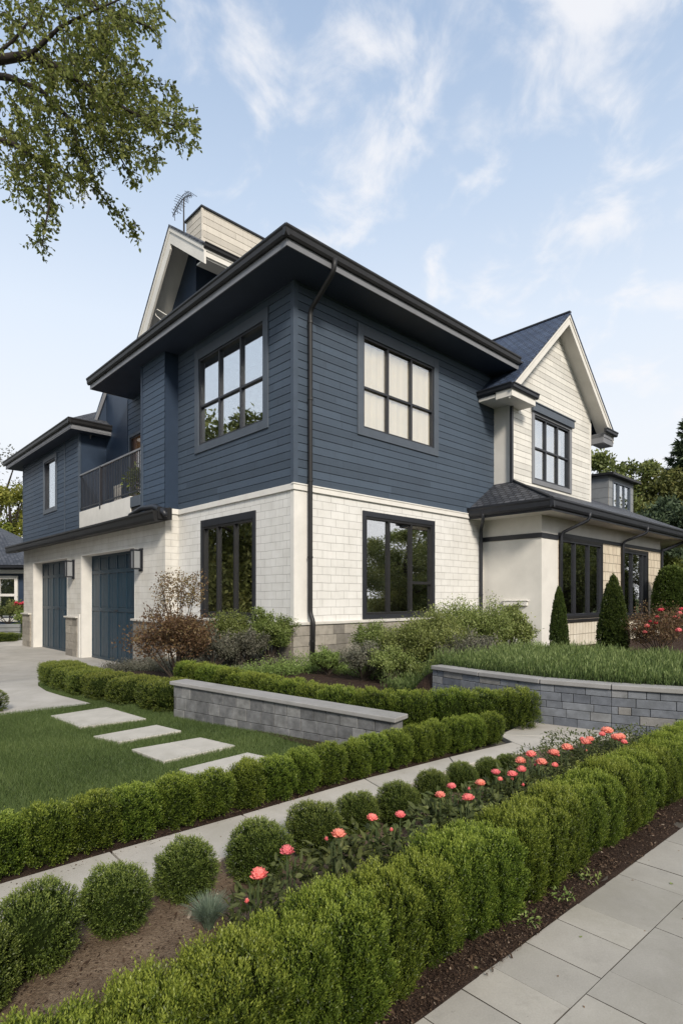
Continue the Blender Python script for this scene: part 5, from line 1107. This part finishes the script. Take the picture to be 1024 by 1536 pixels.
# conifer
def conifer(label, base, h, r, seed):
    rng = np.random.default_rng(seed); root = empty('conifer', base, 0); tag(root, label, 'conifer'); b = MB(); limb(b, [(0, 0, 0), (0, 0, h * .5), (0, 0, h)], h * .022, .03, 8); Ps = []; Ds = []; T = []
    z = h * .10
    while z < h * .985:
        f = z / h; R_ = r * (1 - f) ** .85 + .15; nbr = 6
        for k in range(nbr):
            a = rng.uniform(0, 6.28); Lb = R_ * rng.uniform(.6, 1.12); d0 = np.array([math.cos(a), math.sin(a), .10 + .3 * f]); e = np.array([0, 0, z]) + d0 * Lb + np.array([0, 0, -.10 * Lb]); b.tube([(0, 0, z), tuple(np.array([0, 0, z]) + d0 * Lb * .6), tuple(e)], [.05 * (1 - f) + .015, .03, .01], 4)
            m = int(190 * Lb / r) + 30; t = rng.random(m) ** .6; side = np.array([-math.sin(a), math.cos(a), 0]); wdt = Lb * .30 * (1 - t * .75); off_ = rng.uniform(-1, 1, m) * wdt
            P = np.array([0, 0, z]) + np.outer(t, d0 * Lb + np.array([0, 0, -.10 * Lb])) + np.outer(off_, side) + np.stack([0 * t, 0 * t, -np.abs(off_) * .35 - rng.random(m) * .18 * Lb * .4], 1)
            Ps.append(P); Ds.append(unit(d0 * .7 + np.outer(np.sign(off_), side) * .6 + rng.normal(0, .35, (m, 3)) + np.array([0, 0, -.35]))); T.append(np.clip(.4 + rng.normal(0, .18, m) + .1 * t, 0, 1))
        z += h * .021
    b.build('trunk', barkd, root); P = np.concatenate(Ps); D = np.concatenate(Ds); T = np.concatenate(T); m = len(P); V, F, T = leaves(P, D, .42 * rng.uniform(.6, 1.3, m), np.full(m, .13), T, rng); place('crown', np_mesh('crown', V, F, [pine_leaf], None, T), (0, 0, 0), 0, 1, root)
conifer('tall dark conifer at the right edge behind the low wing', W(1040, 40), 14.6, 5.2, 9)
# trees beside the garden, out of the frame, that the windows mirror
refl = [(-19, 13, 5.4), (-25.5, 22.5, 9.8), (-22, 25, 6.2), (-27, 12, 6.6), (-24, 6, 6.0), (-20.5, 16.6, 12.6), (-30, 18, 7.0), (20, 12, 5.8), (24, 16.5, 6.2), (22, 7, 6.0), (30, 24, 7.8), (36, 28, 8.8), (34, 18, 7.6), (42, 31, 9.5), (40, 24, 9.0), (31, 32, 7.4), (21, 2, 6.0), (30, 5, 7.0), (-20, 0, 7.5), (-8, -18, 8.5), (3, -20, 8.0), (13, -15, 7.5)]
proto = bg_tree('garden_tree', 'broad leafy tree standing outside the garden to the left, nearest the driveway', (-19, 13, 0), 7, 3.4, bg_leaf, 400, nb=60, per=520, ll=.15, crown_lo=.06, group='trees around the garden')
for i, (x, y, h) in enumerate(refl):
    if i == 0: o_ = proto
    else:
        o_ = proto.copy(); COL.objects.link(o_)
        for c in kids(proto): k_ = c.copy(); COL.objects.link(k_); k_.parent = o_
        o_['label'] = f'leafy tree outside the garden, {ordinal(i)} of the surrounding belt'
    o_.location = (x, y, 0); o_.rotation_euler.z = i * 1.3; o_.scale = (h / 7 * 1.1,) * 2 + (h / 7,)

# --- the overhanging tree, near the camera on the left
ot = empty('overhanging_tree', (-6.6, 5.6, 0), 0); tag(ot, 'leafy tree branch hanging into the sky at the upper left', 'tree')
DT = 5.6; off = -Vector(ot.location)
def T_(x, y, dd=0): return at(x, y, DT + dd) + off
b = MB()
limb(b, [(0, 0, -.1), (.05, 0, 1.5), (.1, .05, 3.5), T_(-480, 160)], .24, .15, 12)
limb(b, [T_(-480, 160), T_(-300, 20), T_(-260, -200), T_(-200, -500)], .15, .05, 10)
mains = [([(-480, 160), (-200, 130), (-20, 92), (45, 82), (95, 104), (150, 142), (205, 172), (262, 188)], .085, .010, 0), ([(-200, 130), (-40, 108), (15, 116), (60, 134), (105, 178), (122, 230), (150, 290), (212, 362)], .06, .004, .25), ([(-200, 130), (-60, 190), (20, 215), (70, 250), (75, 300), (62, 372)], .05, .004, -.3),
         ([(-260, -200), (-60, -90), (60, -40), (150, 10), (225, 40), (240, 58)], .06, .004, .3), ([(45, 82), (90, 40), (140, 15), (200, -10)], .03, .006, -.2), ([(95, 104), (140, 190), (180, 235), (205, 280)], .025, .004, .1), ([(150, 142), (200, 120), (248, 135)], .014, .003, .2), ([(-40, 108), (20, 60), (60, 10)], .03, .005, -.4), ([(205, 172), (255, 205), (280, 222)], .012, .003, -.15)]
for pts, r0, r1, dd in mains: limb(b, [T_(x, y, dd + .1 * math.sin(i)) for i, (x, y) in enumerate(pts)], r0 * .72, r1 * .8, 8)
trunk = b.build('trunk', barkd, ot, smooth=True)
rng = np.random.default_rng(21); seeds = []
blobs = [(105, 55, 95, 70, 150), (165, 95, 50, 65, 100), (110, 130, 90, 50, 130), (190, 165, 50, 45, 80), (150, 205, 60, 35, 70), (35, 30, 50, 35, 30), (185, 12, 40, 22, 26), (232, 28, 12, 22, 8), (252, 175, 34, 32, 34), (283, 200, 14, 26, 10), (35, 215, 50, 42, 66), (80, 262, 42, 28, 44), (25, 275, 30, 25, 18), (12, 160, 30, 30, 16), (70, 185, 40, 30, 26), (215, 235, 26, 18, 16), (120, 235, 22, 25, 12), (130, 280, 10, 18, 8), (60, 315, 24, 24, 16), (62, 360, 10, 20, 5), (-60, 120, 80, 120, 90), (-120, 0, 90, 100, 60), (60, -60, 130, 50, 80)]
for cx, cy, rx, ry, n in blobs:
    for _ in range(int(n * 1.08)):
        a = rng.uniform(0, 6.28); q = math.sqrt(rng.random()); seeds.append((cx + rx * q * math.cos(a), cy + ry * q * math.sin(a), rng.normal(0, .35), rng.uniform(.16, .32)))
for pts, r0, r1, dd in mains[1:4] + mains[5:7] + mains[8:]:
    P = pts[-4:]
    for (x0, y0), (x1, y1) in zip(P[:-1], P[1:]):
        for t in np.linspace(0, 1, max(2, int(math.hypot(x1 - x0, y1 - y0) / 3.5))): seeds.append((x0 + (x1 - x0) * t + rng.normal(0, 6), y0 + (y1 - y0) * t + rng.normal(0, 6), dd + rng.normal(0, .05), .12))
b = MB(); Ps = []; Ds = []; T = []
for x, y, dd, ln in seeds:
    s0 = np.array(T_(x, y, dd)); dirn = np.array([rng.normal(.25, .5), rng.normal(0, .5), rng.normal(-.65, .4)]); dirn /= np.linalg.norm(dirn); s0 = s0 - dirn * ln * .5; e = s0 + dirn * ln; md = (s0 + e) / 2 + rng.normal(0, .015, 3) + np.array([0, 0, .02])
    b.tube([s0, md, e], [.0035, .0025, .0012], 4, caps=False); m = int(13 * ln / .22) + 2; tt = np.linspace(.05, 1, m)
    P = np.outer((1 - tt) ** 2, s0) + np.outer(2 * tt * (1 - tt), md) + np.outer(tt ** 2, e); Ps.append(P + rng.normal(0, .006, (m, 3))); Ds.append(unit(dirn * .55 + rng.normal(0, .75, (m, 3)) + np.array([0, 0, -.25]))); T.append(np.clip(.42 + rng.normal(0, .10) + rng.normal(0, .17, m) + (.12 if dd < 0 else -.05), 0, 1))
b.build('twigs', barkd, ot)
P = np.concatenate(Ps); D = np.concatenate(Ds); T = np.concatenate(T); m = len(P); V, F = leaf6(P, D, rng.normal(0, .8, (m, 3)) + np.array([0, 0, .8]), .044 * rng.uniform(.55, 1.25, m), .029 * rng.uniform(.7, 1.15, m)); place('crown', np_mesh('crown', V, F, [tree_leaf], None, np.repeat(T, 4)), (0, 0, 0), 0, 1, ot)

# ================================================================== NEIGHBOUR
nb = empty('neighbour_house', (-27, 36, -.7), 0); tag(nb, 'dark roofed neighbouring house with white framed windows beyond the driveway', 'house')
b = MB(); b.box(-8, 6.75, 0, 8, 0, 4.1); b.build('wall', navy_smooth, nb)
b = MB(); hip(b, -9, 7.6, -1.0, 9, 4.2, .62, .14); b.build('roof', shingle_d, nb)
b = MB(); gutter(b, (-9, -1.0), (7.7, -1.0), 4.25, .15, .2, (0, -1)); b.build('gutter', char, nb)
for x0 in (-5.0, .9, 4.0):
    b = MB(); x1 = x0 + 2.45
    for (xa, xb, za, zb) in ((x0, x0 + .2, .7, 3.6), (x1 - .2, x1, .7, 3.6), (x0 + .2, x1 - .2, 3.4, 3.6), (x0 + .2, x1 - .2, .7, .92), ((x0 + x1) / 2 - .1, (x0 + x1) / 2 + .1, .92, 3.4), (x0 + .2, x1 - .2, 2.3, 2.46)): b.box(xa, xb, -.09 if xa == x0 else -.088, 0, za, zb)
    wd = b.build('window', trimw, nb); b = MB(); b.box(x0 + .1, x1 - .1, -.03, -.01, .8, 3.5); b.build('pane', glass, wd)
b = MB(); b.box(-8.5, 7.2, -.35, .02, 3.75, 3.98); b.build('trim', trimw, nb)
tw = empty('sleeper_wall', (-20.5, 29.8, -.72), .12); tag(tw, 'low wall of dark weathered sleepers across the end of the driveway', 'wall')
for k in range(4): b = MB(); b.box(-6, 3.4, -.1 + .004 * k, .1, k * .21, k * .21 + .19); b.build('sleeper', greyb, tw, bevel=.02)
b = MB(); q0 = W(5, 27.4, -.72); o_ = place('hedge_block', lhm[0], q0, 0, (2.2, 1.4, 1.45)); tag(o_, 'clipped hedge in front of the sleeper wall at the end of the driveway', 'hedge')
loose_shrub('border_shrub', 'dark green shrub above the sleeper wall by the neighbouring house', W(12, 31.5, 0), 1.25, 1.0, 3500, .12, .06, bg_leaf, 500, 14)
loose_shrub('border_shrub', 'variegated pale shrub above the right end of the sleeper wall', W(32, 31.2, -.1), .9, .6, 2000, .11, .06, shrub_leaf, 501, 10, tone0=.7)
rs = loose_shrub('red_flower_shrub', 'red flowering shrub against the far corner of the garage wing', W(35, 31.8, .1), .95, .45, 900, .10, .06, rose_leaf, 502, 8)
for k in range(14): place('flower', rm_[0], (rg.uniform(-.4, .4), rg.uniform(-.3, 0), .9 + rg.uniform(-.3, .25)), k, 2.6, rs)

# fallen leaves on the paving and bed
lvm = NT('fallen_leaf'); lvm.set(col=(.16, .20, .05), rough=.6)
for i, (x, y, lab) in enumerate([(1005, 1322, 'green fallen leaf near the right edge of the paving'), (872, 1401, 'tiny dry leaf on a paving slab'), (718, 1452, 'yellow green leaf at the edge of the hedge soil'), (35, 1472, 'pale green leaf lying on the bed soil between the box balls')]):
    d = 849 * 1.48 / (y - 897); q = at(x, y, d); V, F = leaf6(np.zeros((1, 3)), np.array([[.8, .6, .1]]), np.array([[0, 0, 1.0]]), np.array([.028 if i != 1 else .012]), np.array([.018]), .25)
    o_ = place('fallen_leaf', np_mesh('fallen_leaf', V, F, [lvm.m]), (q.x, q.y, .004 if i < 2 else .02), i * 1.3); tag(o_, lab, 'leaf')

# litter and weeds
rg = random.Random(31)
wl = [(-5.35, -8.40, 'pale weed sprouting from the soil strip beside the paving'), (-5.02, -8.41, 'second weed further along the soil strip beside the paving'), (-4.75, -8.43, 'bright weed in the soil strip towards the far end of the paving')]
for i, (u, v, lab) in enumerate(wl):
    me = rose_foliage('weed', 90 + i, .05, .05, 46, .026, shrub_leaf); tag(place('weed', me, G(u, v, .008), i), lab, 'weed')
pm = NT('fallen_petal'); pm.set(col=(.75, .22, .20), rough=.6); dm_ = NT('dry_leaf'); dm_.set(col=(.16, .09, .04), rough=.8)
for i in range(9):
    u, v = rg.uniform(-6.6, -4.6), rg.uniform(-7.7, -7.35); V, F = leaf6(np.zeros((1, 3)), np.array([[.8, .6, .1]]), np.array([[0, 0, 1.0]]), np.array([.016]), np.array([.014]), .25)
    tag(place('fallen_petal', np_mesh('fallen_petal', V, F, [pm.m]), G(u, v, .018), rg.uniform(0, 6)), 'small coral petal fallen on the soil under the roses', 'petal', 'petals fallen under the roses')
for i in range(26):
    on = i < 15; u, v = (rg.uniform(-6.2, -3.2), rg.uniform(-9.2, -8.55)) if on else (rg.uniform(-7, -4), rg.uniform(-6.85, -6.5)); V, F = leaf6(np.zeros((1, 3)), np.array([[.8, .6, .15]]), np.array([[0, 0, 1.0]]), np.array([rg.uniform(.006, .014)]), np.array([.007]), .35)
    tag(place('dry_leaf', np_mesh('dry_leaf', V, F, [dm_.m]), G(u, v, .003 if on else .022), rg.uniform(0, 6)), 'tiny brown dry leaf scattered on the terrace paving' if on else 'tiny brown dry leaf lying on the garden path', 'dry leaf', 'dry leaves on the terrace' if on else 'dry leaves on the path')
